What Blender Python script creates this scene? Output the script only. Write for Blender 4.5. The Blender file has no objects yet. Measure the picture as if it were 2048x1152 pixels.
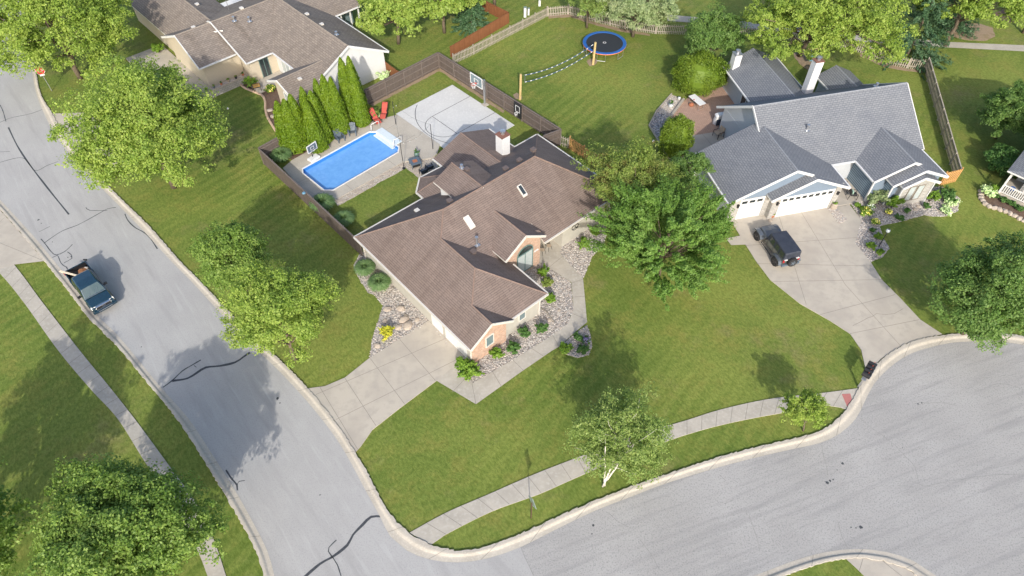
import bpy, bmesh, math, random
import numpy as np
from mathutils import Vector, Matrix
R = math.radians
random.seed(7)
S = bpy.context.scene
C = S.collection
# ------------------------------------------------------------------ camera
CAM_H, PITCH, F = 41.0, 50.0, 1365.3
cam = bpy.data.objects.new("camera", bpy.data.cameras.new("camera")); C.objects.link(cam)
cam.location = (0, 0, CAM_H); cam.rotation_euler = (R(90 - PITCH), 0, 0)
cam.data.sensor_width = 36; cam.data.lens = 24; cam.data.clip_end = 2000
S.camera = cam
# ------------------------------------------------------------------ sky, sun, exposure
SUN_EL, SUN_AZ = 31.0, 177.5
w = bpy.data.worlds.new("World"); S.world = w; w.use_nodes = True
nt = w.node_tree; bg = nt.nodes["Background"]
sky = nt.nodes.new("ShaderNodeTexSky"); sky.sky_type = 'NISHITA'; sky.sun_disc = False
sky.sun_elevation = R(SUN_EL); sky.sun_rotation = R(SUN_AZ); sky.dust_density = 2.5; sky.air_density = 1.0; sky.ozone_density = .8
nt.links.new(sky.outputs[0], bg.inputs[0]); bg.inputs[1].default_value = 0.15
sl = bpy.data.lights.new("sun", 'SUN'); sl.energy = 2.5; sl.angle = R(0.6); sl.color = (1, .94, .84)
so = bpy.data.objects.new("sun", sl); C.objects.link(so)
sdir = Vector((-math.sin(R(SUN_AZ)) * math.cos(R(SUN_EL)), -math.cos(R(SUN_AZ)) * math.cos(R(SUN_EL)), -math.sin(R(SUN_EL))))
so.rotation_euler = sdir.to_track_quat('-Z', 'Y').to_euler(); so.location = (0, -20, 60)
S.view_settings.view_transform = 'Standard'; S.view_settings.look = 'None'
S.view_settings.exposure = 0.80; S.view_settings.gamma = 1

# ------------------------------------------------------------------ measuring: photo point -> point on a level plane at height z
_c, _s = math.cos(R(PITCH)), math.sin(R(PITCH))
def P(px, py, z=0.0):
    x = (px - 1024) / F; y = -(py - 576) / F
    k = (z - CAM_H) / (-_s + y * _c)
    return Vector((x * k, (_c + y * _s) * k, z))
def PL(pts, z=0.0): return [P(a, b, z) for a, b in pts]

# ------------------------------------------------------------------ materials
def new_mat(name):
    m = bpy.data.materials.new(name); m.use_nodes = True
    return m, m.node_tree, m.node_tree.nodes["Principled BSDF"]
def N(nt, typ, **kw):
    n = nt.nodes.new(typ)
    for k, v in kw.items():
        if k in ('operation', 'blend_type', 'data_type', 'feature', 'noise_dimensions', 'wave_type', 'bands_direction', 'offset', 'squash_frequency', 'offset_frequency', 'distance'): setattr(n, k, v)
        else: n.inputs[k.replace('_', ' ')].default_value = v
    return n
def coords(nt, uv=False, scale=(1, 1, 1), rot=(0, 0, 0)):
    tc = nt.nodes.new("ShaderNodeTexCoord"); mp = nt.nodes.new("ShaderNodeMapping")
    mp.inputs['Rotation'].default_value = rot
    if any(rot): mp.vector_type = 'TEXTURE'; scale = tuple(1/k for k in scale)
    mp.inputs['Scale'].default_value = scale
    nt.links.new(tc.outputs['UV' if uv else 'Object'], mp.inputs[0]); return mp.outputs[0]
def ramp(nt, fac, lo, hi, c0=(0, 0, 0, 1), c1=(1, 1, 1, 1)):
    r = nt.nodes.new("ShaderNodeValToRGB"); e = r.color_ramp.elements
    e[0].position = lo; e[1].position = hi; e[0].color = c0; e[1].color = c1
    nt.links.new(fac, r.inputs[0]); return r.outputs[0]
def mixc(nt, fac, a, b, mode='MIX'):
    m = nt.nodes.new("ShaderNodeMixRGB"); m.blend_type = mode
    for i, v in ((0, fac), (1, a), (2, b)):
        if hasattr(v, 'is_output'): nt.links.new(v, m.inputs[i])
        elif isinstance(v, (int, float)): m.inputs[i].default_value = v
        else: m.inputs[i].default_value = (*v[:3], 1)
    return m.outputs[0]
def bump(nt, bsdf, h, strength=.3, dist=.02):
    b = nt.nodes.new("ShaderNodeBump"); b.inputs['Strength'].default_value = strength; b.inputs['Distance'].default_value = dist
    nt.links.new(h, b.inputs['Height']); nt.links.new(b.outputs[0], bsdf.inputs['Normal'])
def noisy(name, base, layers=(), rough=.8, metal=0, bmp=None, spec=.3):
    """base colour; layers = (scale, colour, lo, hi[, stretch]) blended on by noise"""
    m, nt, b = new_mat(name); co = coords(nt); col = base
    for i, L in enumerate(layers):
        c2 = co
        if len(L) > 4: c2 = coords(nt, scale=L[4], rot=L[5] if len(L) > 5 else (0, 0, 0))
        n = N(nt, "ShaderNodeTexNoise", Scale=L[0], Detail=5.0, Roughness=.6); nt.links.new(c2, n.inputs[0])
        col = mixc(nt, ramp(nt, n.outputs[0], L[2], L[3]), col, L[1])
    if hasattr(col, 'is_output'): nt.links.new(col, b.inputs['Base Color'])
    else: b.inputs['Base Color'].default_value = (*col, 1)
    b.inputs['Roughness'].default_value = rough; b.inputs['Metallic'].default_value = metal
    b.inputs['Specular IOR Level'].default_value = spec
    if bmp:
        n = N(nt, "ShaderNodeTexNoise", Scale=bmp[0], Detail=4.0); nt.links.new(co, n.inputs[0]); bump(nt, b, n.outputs[0], bmp[1], bmp[2])
    return m
def bricky(name, c1, c2, mortar, bw, bh, ms=.02, layers=(), rough=.9, off=.5, bs=.4, bias=0):
    m, nt, b = new_mat(name); uv = coords(nt, uv=True)
    t = N(nt, "ShaderNodeTexBrick", Scale=1.0); t.offset = off
    t.inputs['Color1'].default_value = (*c1, 1); t.inputs['Color2'].default_value = (*c2, 1); t.inputs['Mortar'].default_value = (*mortar, 1)
    t.inputs['Brick Width'].default_value = bw; t.inputs['Row Height'].default_value = bh; t.inputs['Mortar Size'].default_value = ms
    t.inputs['Bias'].default_value = bias; t.inputs['Mortar Smooth'].default_value = .2
    nt.links.new(uv, t.inputs[0]); col = t.outputs[0]; co = coords(nt)
    for L in layers:
        n = N(nt, "ShaderNodeTexNoise", Scale=L[0], Detail=5.0, Roughness=.65)
        nt.links.new(coords(nt, uv=True, scale=L[4]) if len(L) > 4 else co, n.inputs[0])
        col = mixc(nt, ramp(nt, n.outputs[0], L[2], L[3]), col, mixc(nt, 1, col, L[1], 'MULTIPLY'))
    nt.links.new(col, b.inputs['Base Color']); b.inputs['Roughness'].default_value = rough; b.inputs['Specular IOR Level'].default_value = .2
    bump(nt, b, t.outputs['Fac'], -bs, .01)
    return m
def plain(name, col, rough=.5, metal=0, spec=.5, coat=0):
    m, nt, b = new_mat(name)
    n = N(nt, "ShaderNodeTexNoise", Scale=9.0, Detail=3.0); nt.links.new(coords(nt), n.inputs[0])
    nt.links.new(mixc(nt, ramp(nt, n.outputs[0], .35, .75), col, tuple(c * .86 for c in col)), b.inputs['Base Color'])
    b.inputs['Roughness'].default_value = rough; b.inputs['Metallic'].default_value = metal
    b.inputs['Specular IOR Level'].default_value = spec; b.inputs['Coat Weight'].default_value = coat; b.inputs['Coat Roughness'].default_value = .06
    return m

def grass_mat():
    m, nt, b = new_mat("lawn_grass"); co = coords(nt)
    def ns(s, d=5.0, r=.6, c=co):
        n = N(nt, "ShaderNodeTexNoise", Scale=s, Detail=d, Roughness=r); nt.links.new(c, n.inputs[0]); return n.outputs[0]
    col = mixc(nt, ramp(nt, ns(.09, 3.0), .40, .62), (.138, .188, .038), (.200, .240, .053))
    col = mixc(nt, ramp(nt, ns(.42, 7.0, .72), .48, .70), col, (.225, .225, .056))
    col = mixc(nt, ramp(nt, ns(.16, 6.0, .7), .56, .76), col, (.235, .205, .090))
    col = mixc(nt, ramp(nt, ns(1.7, 6.0, .7), .54, .72), col, mixc(nt, 1, col, (.78, .84, .80), 'MULTIPLY'))
    wv = N(nt, "ShaderNodeTexWave", Scale=.30, Distortion=1.6, Detail=2.0, Detail_Scale=.7); wv.bands_direction = 'X'
    nt.links.new(coords(nt, rot=(0, 0, R(-38))), wv.inputs[0])
    wm = mixc(nt, 1, ramp(nt, wv.outputs[1], .35, .65), ramp(nt, ns(.05, 2.0), .40, .60), 'MULTIPLY')
    col = mixc(nt, wm, col, mixc(nt, 1, col, (.80, .87, .78), 'MULTIPLY'))
    fine = ns(5.5, 8.0, .8, coords(nt, scale=(1, .55, 1), rot=(0, 0, R(35))))
    col = mixc(nt, ramp(nt, fine, .40, .62), mixc(nt, 1, col, (.66, .70, .60), 'MULTIPLY'), mixc(nt, 1, col, (1.18, 1.15, 1.22), 'MULTIPLY'))
    nt.links.new(col, b.inputs['Base Color']); b.inputs['Roughness'].default_value = .85; b.inputs['Specular IOR Level'].default_value = .15
    bump(nt, b, fine, .9, .06)
    return m
def leaf_mat(name, c1, c2, trans=.35, tint=None):
    c1 = (c1[0]*1.35, c1[1]*1.38, c1[2]*1.7); c2 = (c2[0]*1.5, c2[1]*1.5, c2[2]*1.9)
    m, nt, b = new_mat(name)
    g = nt.nodes.new("ShaderNodeNewGeometry")
    n = N(nt, "ShaderNodeTexNoise", Scale=.55, Detail=3.0); nt.links.new(coords(nt), n.inputs[0])
    a = mixc(nt, g.outputs['Random Per Island'], c1, c2)
    col = mixc(nt, ramp(nt, n.outputs[0], .4, .65), mixc(nt, 1, a, (.86, .9, .8), 'MULTIPLY'), mixc(nt, 1, a, (1.12, 1.06, 1.1), 'MULTIPLY'))
    if tint: 
        n2 = N(nt, "ShaderNodeTexNoise", Scale=.9, Detail=4.0); nt.links.new(coords(nt), n2.inputs[0])
        col = mixc(nt, ramp(nt, n2.outputs[0], .52, .66), col, tint)
    nt.links.new(col, b.inputs['Base Color']); b.inputs['Roughness'].default_value = .5; b.inputs['Specular IOR Level'].default_value = .3
    t = nt.nodes.new("ShaderNodeBsdfTranslucent"); nt.links.new(mixc(nt, 1, col, (1.25, 1.35, .6), 'MULTIPLY'), t.inputs[0])
    mx = nt.nodes.new("ShaderNodeMixShader"); mx.inputs[0].default_value = trans
    nt.links.new(b.outputs[0], mx.inputs[1]); nt.links.new(t.outputs[0], mx.inputs[2])
    nt.links.new(mx.outputs[0], nt.nodes["Material Output"].inputs[0]); return m
def pebble_mat(name, c1, c2, c3, scale=9.0):
    m, nt, b = new_mat(name); v = N(nt, "ShaderNodeTexVoronoi", Scale=scale); nt.links.new(coords(nt), v.inputs[0])
    hs = nt.nodes.new("ShaderNodeSeparateColor"); nt.links.new(v.outputs['Color'], hs.inputs[0])
    col = mixc(nt, ramp(nt, hs.outputs[0], .2, .8), c1, c2); col = mixc(nt, ramp(nt, hs.outputs[1], .62, .8), col, c3)
    col = mixc(nt, ramp(nt, v.outputs['Distance'], .35, .75), col, mixc(nt, 1, col, (.52, .50, .48), 'MULTIPLY'))
    nt.links.new(col, b.inputs['Base Color']); b.inputs['Roughness'].default_value = .85; bump(nt, b, v.outputs['Distance'], -.9, .05); return m
def pool_mat():
    m, nt, b = new_mat("pool_water"); co = coords(nt)
    n = N(nt, "ShaderNodeTexNoise", Scale=2.2, Detail=2.5, Distortion=.8); nt.links.new(co, n.inputs[0])
    nt.links.new(mixc(nt, ramp(nt, n.outputs[0], .35, .7), (.125, .32, .68), (.155, .365, .72)), b.inputs['Base Color'])
    b.inputs['Roughness'].default_value = .12; b.inputs['Specular IOR Level'].default_value = .4; bump(nt, b, n.outputs[0], .06, .04); return m

M = {}
M['grass'] = grass_mat()
M['asphalt'] = noisy("street_asphalt", (.352, .347, .34), [(.22, (.392, .387, .378), .4, .7), (14, (.25, .25, .25), .5, .8), (.5, (.30, .295, .29), .5, .75, (.3, 2.5, 1), (0, 0, R(-50))), (1.1, (.40, .397, .39), .56, .75, (.25, 3, 1), (0, 0, R(-53)))], .9, bmp=(60, .5, .01))
M['asphalt2'] = noisy("court_asphalt", (.325, .317, .306), [(.25, (.375, .367, .355), .4, .7), (1.2, (.25, .247, .243), .5, .75, (.12, 1.6, 1), (0, 0, R(20))), (.7, (.35, .345, .337), .55, .8, (.12, 2.0, 1), (0, 0, R(12))), (11, (.20, .20, .20), .5, .72), (30, (.42, .41, .395), .56, .7)], .92, bmp=(45, .8, .015))
M['tar'] = noisy("tar_seal", (.045, .048, .055), [(8, (.075, .08, .088), .4, .7)], .55)
M['crackline'] = noisy("hairline_crack", (.215, .21, .205), [(5, (.28, .275, .265), .4, .6)], .9)
M['concrete'] = noisy("pale_concrete", (.44, .40, .340), [(.4, (.36, .325, .28), .4, .7), (1.6, (.37, .34, .295), .50, .72), (18, (.35, .325, .29), .55, .8)], .9, bmp=(40, .3, .01))
M['walk'] = noisy("walk_concrete", (.43, .395, .34), [(.7, (.35, .325, .28), .35, .65), (5, (.48, .45, .40), .5, .8), (22, (.32, .30, .27), .55, .8)], .92, bmp=(35, .4, .01))
M['kerb'] = noisy("kerb_concrete", (.45, .41, .35), [(.6, (.39, .355, .30), .4, .65), (9, (.56, .52, .45), .5, .8)], .9, bmp=(35, .3, .01))
M['court'] = noisy("sport_court_concrete", (.53, .53, .515), [(.5, (.49, .49, .48), .4, .7), (6, (.64, .64, .62), .5, .8)], .85)
M['deck'] = noisy("pool_deck_concrete", (.42, .385, .33), [(.8, (.36, .33, .285), .4, .7), (9, (.52, .48, .41), .5, .8)], .9, bmp=(30, .3, .01))
M['joint'] = noisy("concrete_joint", (.24, .225, .20), [(9, (.17, .16, .14), .4, .7)], .95)
M['paint_black'] = plain("black_court_line", (.04, .04, .045), .6)
M['red_pad'] = noisy("red_tactile_pad", (.42, .17, .15), [(20, (.36, .14, .13), .4, .6)], .8)
M['shingle'] = bricky("brown_shingle", (.205, .162, .143), (.176, .138, .122), (.120, .094, .084), .9, .16, .02, [(.45, (.80, .78, .77), .48, .74, (1.8, .35, 1)), (14, (.72, .7, .7), .5, .75), (1.3, (1.18, 1.16, 1.14), .5, .75)], .95)
M['shingle_cap'] = noisy("brown_ridge_cap", (.23, .165, .135), [(6, (.17, .12, .10), .4, .7)], .95)
M['shingle_g'] = bricky("grey_shingle", (.205, .216, .235), (.172, .182, .200), (.118, .126, .142), .36, .19, .026, [(.5, (.86, .87, .9), .45, .7), (9, (.66, .68, .7), .52, .72)], .95, bias=-.2)
M['shingle_gcap'] = noisy("grey_ridge_cap", (.27, .285, .31), [(6, (.20, .21, .235), .4, .7)], .95)
M['shingle_t'] = bricky("taupe_shingle", (.265, .225, .19), (.20, .172, .15), (.13, .11, .095), .5, .22, .02, [(.35, (.66, .64, .62), .5, .76, (2.0, .3, 1)), (10, (.76, .74, .72), .5, .75)], .95)
M['shingle_tcap'] = noisy("taupe_ridge_cap", (.28, .24, .20), [(6, (.22, .19, .16), .4, .7)], .95)
M['white'] = plain("white_trim", (.68, .68, .67), .6)
M['gutter'] = plain("cream_gutter", (.62, .59, .54), .5)
M['brick'] = bricky("orange_brick", (.44, .27, .185), (.36, .20, .14), (.50, .45, .39), .22, .085, .012, [(5, (1.35, 1.3, 1.25), .5, .7), (3, (.7, .65, .62), .55, .75)], .9)
M['stucco'] = noisy("putty_siding", (.42, .405, .36), [(2, (.38, .365, .325), .4, .7)], .85)
M['whitesiding'] = bricky("white_lap_siding", (.66, .66, .65), (.64, .64, .63), (.50, .50, .50), 8, .13, .012, [(1, (.95, .95, .95), .4, .7)], .7)
M['beige'] = bricky("beige_lap_siding", (.54, .475, .37), (.52, .46, .36), (.42, .37, .29), 8, .14, .012, [(1, (.95, .95, .95), .4, .7)], .7)
M['bluesiding'] = bricky("blue_grey_siding", (.20, .255, .33), (.19, .245, .315), (.13, .165, .22), 8, .13, .016, [(1, (.95, .95, .95), .4, .7)], .7)
M['slatsiding'] = bricky("slate_blue_ribbed_siding", (.24, .31, .37), (.22, .29, .35), (.10, .14, .18), 8, .2, .05, [], .6)
M['palewall'] = bricky("pale_blue_siding", (.47, .50, .54), (.455, .485, .525), (.36, .385, .43), 8, .13, .012, [(1, (.95, .95, .95), .4, .7)], .7)
M['stone'] = bricky("whitewashed_stone", (.47, .455, .43), (.36, .35, .33), (.29, .28, .265), .38, .14, .02, [(6, (.8, .78, .75), .45, .7)], .9)
M['glass'] = plain("window_glass", (.16, .22, .24), .08, 0, .8)
M['glass_dark'] = plain("dark_glass", (.03, .04, .045), .06, 0, .9)
M['glass_pale'] = plain("pale_curtained_glass", (.45, .50, .50), .12, 0, .6)
M['metal'] = plain("galvanised_metal", (.55, .56, .58), .35, .8)
M['darkmetal'] = plain("dark_metal", (.035, .037, .042), .45, .5)
M['bark'] = noisy("tree_bark", (.16, .125, .09), [(6, (.10, .078, .055), .4, .7)], .95)
M['birchbark'] = noisy("birch_bark", (.62, .58, .52), [(9, (.20, .17, .14), .6, .75)], .85)
M['fence_brown'] = bricky("weathered_brown_boards", (.132, .107, .094), (.112, .091, .080), (.065, .053, .047), .14, 6, .012, [(2, (1.2, 1.16, 1.14), .45, .7), (9, (.8, .8, .8), .5, .7)], .9, off=0)
M['fence_top'] = noisy("brown_fence_rail", (.165, .138, .125), [(7, (.125, .102, .09), .4, .7)], .9)
M['fence_red'] = bricky("red_cedar_boards", (.235, .10, .045), (.20, .085, .038), (.12, .045, .02), .14, 6, .01, [(2, (1.15, 1.15, 1.15), .45, .7)], .85, off=0)
M['cedar'] = noisy("new_cedar", (.58, .33, .13), [(7, (.48, .25, .09), .4, .7)], .8)
M['picket'] = noisy("weathered_picket_wood", (.38, .34, .285), [(6, (.29, .26, .215), .4, .7)], .9)
M['greywood'] = noisy("grey_weathered_wood", (.27, .24, .20), [(6, (.20, .18, .15), .4, .7)], .9)
M['rock'] = pebble_mat("river_rock", (.40, .36, .325), (.27, .258, .25), (.50, .465, .425), 8.5)
M['rock_d'] = pebble_mat("dark_river_rock", (.24, .245, .26), (.36, .36, .37), (.14, .145, .155), 8.0)
M['gravel'] = pebble_mat("tan_gravel", (.50, .44, .37), (.42, .37, .31), (.58, .53, .46), 14.0)
M['mulch'] = noisy("brown_mulch", (.115, .075, .055), [(12, (.19, .125, .09), .45, .7), (2, (.15, .11, .085), .5, .7)], .98, bmp=(18, .9, .05))
M['straw'] = noisy("tan_mulch", (.27, .20, .135), [(12, (.34, .26, .18), .45, .7), (1.2, (.17, .14, .06), .5, .75)], .98, bmp=(18, .8, .05))
M['ventbrown'] = plain("brown_vent", (.13, .10, .09), .6)
M['boulder'] = noisy("pale_boulder", (.40, .34, .28), [(3, (.30, .25, .21), .4, .7), (14, (.48, .43, .37), .5, .8)], .9, bmp=(6, .6, .05))
M['paver'] = bricky("clay_paver", (.40, .27, .205), (.34, .225, .175), (.23, .165, .13), .2, .2, .012, [(1.2, (1.14, 1.12, 1.1), .45, .7), (8, (.85, .85, .85), .5, .7)], .9)
M['edging'] = noisy("tan_edging_block", (.50, .36, .26), [(5, (.42, .30, .21), .4, .7)], .9)
M['retain'] = bricky("grey_retaining_block", (.40, .38, .36), (.35, .335, .32), (.22, .21, .2), .4, .2, .015, [(2, (.85, .85, .85), .45, .7)], .9)
M['water'] = pool_mat()
M['poolwall'] = plain("blue_pool_liner", (.04, .21, .56), .4)
M['vinyl'] = plain("white_vinyl", (.70, .70, .70), .4)
M['step'] = plain("submerged_white_step", (.60, .68, .74), .3)
M['blue'] = plain("blue_pad", (.018, .11, .38), .55)
M['netblue'] = plain("blue_net_tape", (.035, .08, .20), .6)
M['black'] = plain("black_plastic", (.015, .015, .018), .5)
M['meshmat'] = plain("black_bounce_mat", (.022, .026, .034), .7)
M['orange'] = plain("orange_trim", (.70, .20, .03), .5)
M['red'] = plain("red_sling", (.46, .085, .06), .75)
M['redsign'] = plain("red_sign", (.62, .02, .03), .4)
M['slate'] = plain("slate_plastic", (.10, .13, .165), .5)
M['navy'] = plain("navy_cushion", (.02, .032, .06), .8)
M['capbrown'] = plain("brown_chimney_cap", (.20, .095, .07), .8)
M['terra'] = plain("terracotta", (.38, .14, .07), .8)
M['teal'] = plain("teal_ceramic", (.12, .20, .19), .35)
M['mint'] = plain("mint_cushion", (.34, .50, .40), .8)
M['tan'] = plain("tan_cushion", (.36, .29, .22), .85)
M['pine'] = noisy("treated_pine_post", (.56, .42, .20), [(7, (.45, .32, .14), .4, .7)], .8)
M['lightblue'] = plain("pale_blue_plastic", (.13, .28, .40), .5)
M['truckpaint'] = plain("dark_teal_paint", (.012, .045, .075), .22, .3, .6, 1.0)
M['suvpaint'] = plain("grey_green_paint", (.115, .125, .115), .3, .3, .6, .8)
M['suvhood'] = plain("slate_hood_paint", (.115, .135, .165), .35, .3, .6, .5)
M['hardtop'] = noisy("black_hard_top", (.030, .036, .052), [(3, (.045, .052, .07), .4, .7)], .55)
M['tyre'] = plain("tyre_rubber", (.022, .022, .024), .85)
M['rim'] = plain("dark_alloy", (.10, .10, .11), .35, .8)
M['chrome'] = plain("chrome", (.75, .76, .78), .18, 1.0)
M['lampglass'] = plain("headlight_lens", (.80, .80, .76), .1, 0, .8)
M['taillight'] = plain("red_tail_lens", (.35, .01, .015), .15)
M['winglass'] = plain("windscreen_glass", (.07, .105, .11), .06, 0, .8)
M['cardboard'] = noisy("rusty_debris", (.24, .115, .055), [(6, (.15, .065, .03), .4, .6)], .9)
M['bag'] = plain("pale_bag", (.50, .53, .62), .6)
M['plankwood'] = noisy("pale_plank_wood", (.70, .60, .46), [(8, (.6, .5, .38), .4, .7)], .8)
M['brass'] = plain("amber_glass", (.45, .25, .06), .3)
M['signback'] = plain("sign_back_green", (.30, .37, .34), .5, .5)
M['rust'] = plain("rusty_steel", (.12, .07, .045), .8, .4)
M['flower_y'] = leaf_mat("yellow_blossom", (.75, .62, .05), (.8, .75, .25), .2)
M['flower_w'] = leaf_mat("cream_blossom", (.75, .75, .55), (.7, .72, .62), .2)
M['flower_r'] = leaf_mat("red_blossom", (.45, .05, .08), (.3, .04, .08), .2)
M['flower_p'] = leaf_mat("purple_blossom", (.22, .16, .30), (.3, .25, .34), .2)
LF = {
 'lime':   leaf_mat("lime_leaves", (.140, .212, .030), (.245, .312, .055), .38),
 'yelgreen': leaf_mat("yellow_green_leaves", (.145, .215, .026), (.235, .30, .05), .36),
 'mid':    leaf_mat("mid_green_leaves", (.085, .150, .022), (.172, .245, .042), .32),
 'deep':   leaf_mat("deep_green_leaves", (.060, .120, .022), (.13, .205, .042), .32),
 'maple':  leaf_mat("bright_maple_leaves", (.078, .155, .022), (.140, .228, .040), .34),
 'olive':  leaf_mat("olive_leaves", (.11, .17, .025), (.205, .245, .05), .32, (.155, .13, .04)),
 'birch':  leaf_mat("birch_leaves", (.105, .165, .030), (.20, .255, .062), .34),
 'grey':   leaf_mat("silver_green_leaves", (.17, .23, .085), (.27, .31, .14), .32),
 'thuja':  leaf_mat("arborvitae_foliage", (.068, .122, .005), (.115, .175, .009), .2),
 'spruce': leaf_mat("spruce_needles", (.030, .075, .030), (.075, .13, .05), .15),
 'hedge':  leaf_mat("hedge_leaves", (.075, .125, .010), (.125, .18, .016), .22),
 'shrub':  leaf_mat("shrub_leaves", (.085, .17, .015), (.165, .25, .028), .3),
 'shrubd': leaf_mat("dark_shrub_leaves", (.04, .10, .02), (.09, .17, .035), .28),
 'gold':   leaf_mat("golden_shrub_leaves", (.30, .32, .02), (.46, .42, .04), .3),
 'blade':  leaf_mat("ornamental_grass_blades", (.09, .165, .05), (.17, .245, .09), .3),
 'hosta':  leaf_mat("variegated_hosta_leaves", (.30, .42, .14), (.62, .66, .40), .3),
}
# ------------------------------------------------------------------ mesh builder
class MB:
    def __init__(s): s.v = []; s.f = []; s.m = []
    def add(s, vs, fs, mi=0):
        o = len(s.v); s.v += [Vector(v) for v in vs]
        for f in fs: s.f.append(tuple(i + o for i in f)); s.m.append(mi)
    def poly(s, pts, mi=0): s.add(pts, [tuple(range(len(pts)))], mi)
    def box(s, x0, y0, z0, x1, y1, z1, mi=0):
        s.add([(x0, y0, z0), (x1, y0, z0), (x1, y1, z0), (x0, y1, z0), (x0, y0, z1), (x1, y0, z1), (x1, y1, z1), (x0, y1, z1)],
              [(3, 2, 1, 0), (4, 5, 6, 7), (0, 1, 5, 4), (1, 2, 6, 5), (2, 3, 7, 6), (3, 0, 4, 7)], mi)
    def cbox(s, c, d, mi=0, rz=0):
        n = len(s.v); s.box(-d[0]/2, -d[1]/2, -d[2]/2, d[0]/2, d[1]/2, d[2]/2, mi)
        q = Matrix.Rotation(rz, 4, 'Z')
        for i in range(n, len(s.v)): s.v[i] = q @ s.v[i] + Vector(c)
    def bar(s, a, b, w, h=None, mi=0, up=(0, 0, 1)):
        a = Vector(a); b = Vector(b); h = h or w; d = (b - a); 
        if d.length < 1e-6: return
        d.normalize(); u = Vector(up)
        if abs(d.dot(u)) > .98: u = Vector((1, 0, 0))
        x = d.cross(u).normalized(); y = x.cross(d)
        q = [(-1, -1), (1, -1), (1, 1), (-1, 1)]
        vs = [a + x*w/2*i + y*h/2*j for i, j in q] + [b + x*w/2*i + y*h/2*j for i, j in q]
        s.add(vs, [(3, 2, 1, 0), (4, 5, 6, 7), (0, 1, 5, 4), (1, 2, 6, 5), (2, 3, 7, 6), (3, 0, 4, 7)], mi)
    def tube(s, pts, rad, n=8, mi=0, cap=True):
        pts = [Vector(p) for p in pts]; rs = rad if isinstance(rad, (list, tuple)) else [rad] * len(pts); o = len(s.v)
        for i, p in enumerate(pts):
            d = (pts[min(i+1, len(pts)-1)] - pts[max(i-1, 0)])
            d = d.normalized() if d.length > 1e-9 else Vector((0, 0, 1))
            u = Vector((0, 0, 1)) if abs(d.z) < .95 else Vector((1, 0, 0)); x = d.cross(u).normalized(); y = x.cross(d)
            for k in range(n):
                a = 2*math.pi*k/n; s.v.append(p + (x*math.cos(a) + y*math.sin(a)) * rs[i])
        for i in range(len(pts)-1):
            for k in range(n):
                s.f.append((o+i*n+k, o+i*n+(k+1) % n, o+(i+1)*n+(k+1) % n, o+(i+1)*n+k)); s.m.append(mi)
        if cap:
            s.f.append(tuple(o+k for k in range(n))[::-1]); s.m.append(mi)
            s.f.append(tuple(o+(len(pts)-1)*n+k for k in range(n))); s.m.append(mi)
    def lathe(s, c, prof, n=16, mi=0):
        s.tube([(c[0], c[1], c[2]+z) for r, z in prof], [max(r, .001) for r, z in prof], n, mi)
    def prism(s, pts, z0, z1, mi=0, mtop=None):
        n = len(pts); A = sum(pts[i][0]*pts[(i+1) % n][1]-pts[(i+1) % n][0]*pts[i][1] for i in range(n))
        if A < 0: pts = pts[::-1]
        s.add([(p[0], p[1], z0) for p in pts] + [(p[0], p[1], z1) for p in pts], [(i, (i+1) % n, n+(i+1) % n, n+i) for i in range(n)], mi)
        s.add([(p[0], p[1], z1) for p in pts], [tuple(range(n))], mi if mtop is None else mtop)
    def slab(s, pts, th=.14, mt=0, mb=1):
        pts = [Vector(p) for p in pts]; n = len(pts)
        nz = sum((pts[i].x*pts[(i+1) % n].y-pts[(i+1) % n].x*pts[i].y) for i in range(n))
        if nz < 0: pts = pts[::-1]
        s.add(pts, [tuple(range(n))], mt); lo = [p - Vector((0, 0, th)) for p in pts]
        s.add(lo, [tuple(range(n))[::-1]], mb); s.add(pts + lo, [(i, n+i, n+(i+1) % n, (i+1) % n) for i in range(n)], mb)
    def loft(s, secs, mi=0, caps=True):
        o = len(s.v); n = len(secs[0])
        for q in secs: s.v += [Vector(p) for p in q]
        for i in range(len(secs)-1):
            for k in range(n): s.f.append((o+i*n+k, o+i*n+(k+1) % n, o+(i+1)*n+(k+1) % n, o+(i+1)*n+k)); s.m.append(mi)
        if caps:
            s.f.append(tuple(o+k for k in range(n))[::-1]); s.m.append(mi); s.f.append(tuple(o+(len(secs)-1)*n+k for k in range(n))); s.m.append(mi)
    def build(s, name, mats, parent=None, smooth=False, bevel=0, loc=None, recalc=False):
        me = bpy.data.meshes.new(name); me.from_pydata([tuple(v) for v in s.v], [], s.f)
        for m in (mats if isinstance(mats, (list, tuple)) else [mats]): me.materials.append(m)
        me.polygons.foreach_set("material_index", s.m)
        uv = me.uv_layers.new(name="UVMap"); 
        for p in me.polygons:
            n = p.normal; h = Vector((1, 0, 0)) if abs(n.z) > .999 else Vector((-n.y, n.x, 0)).normalized(); v = n.cross(h)
            for li in p.loop_indices:
                co = me.vertices[me.loops[li].vertex_index].co; uv.data[li].uv = (co.dot(h), co.dot(v))
        if recalc:
            bm = bmesh.new(); bm.from_mesh(me); bmesh.ops.recalc_face_normals(bm, faces=bm.faces); bm.to_mesh(me); bm.free()
        if smooth: me.polygons.foreach_set("use_smooth", [True]*len(me.polygons))
        o = bpy.data.objects.new(name, me); C.objects.link(o)
        if parent: o.parent = parent
        if loc is not None: o.location = loc
        if bevel:
            b = o.modifiers.new("bevel", 'BEVEL'); b.width = bevel; b.segments = 2; b.limit_method = 'ANGLE'
        if smooth and bevel: o.modifiers.new("wn", 'WEIGHTED_NORMAL')
        return o
def tag(o, label=None, cat=None, group=None, kind=None):
    if label: o['label'] = label
    if cat: o['category'] = cat
    if group: o['group'] = group
    if kind: o['kind'] = kind
    return o
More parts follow.
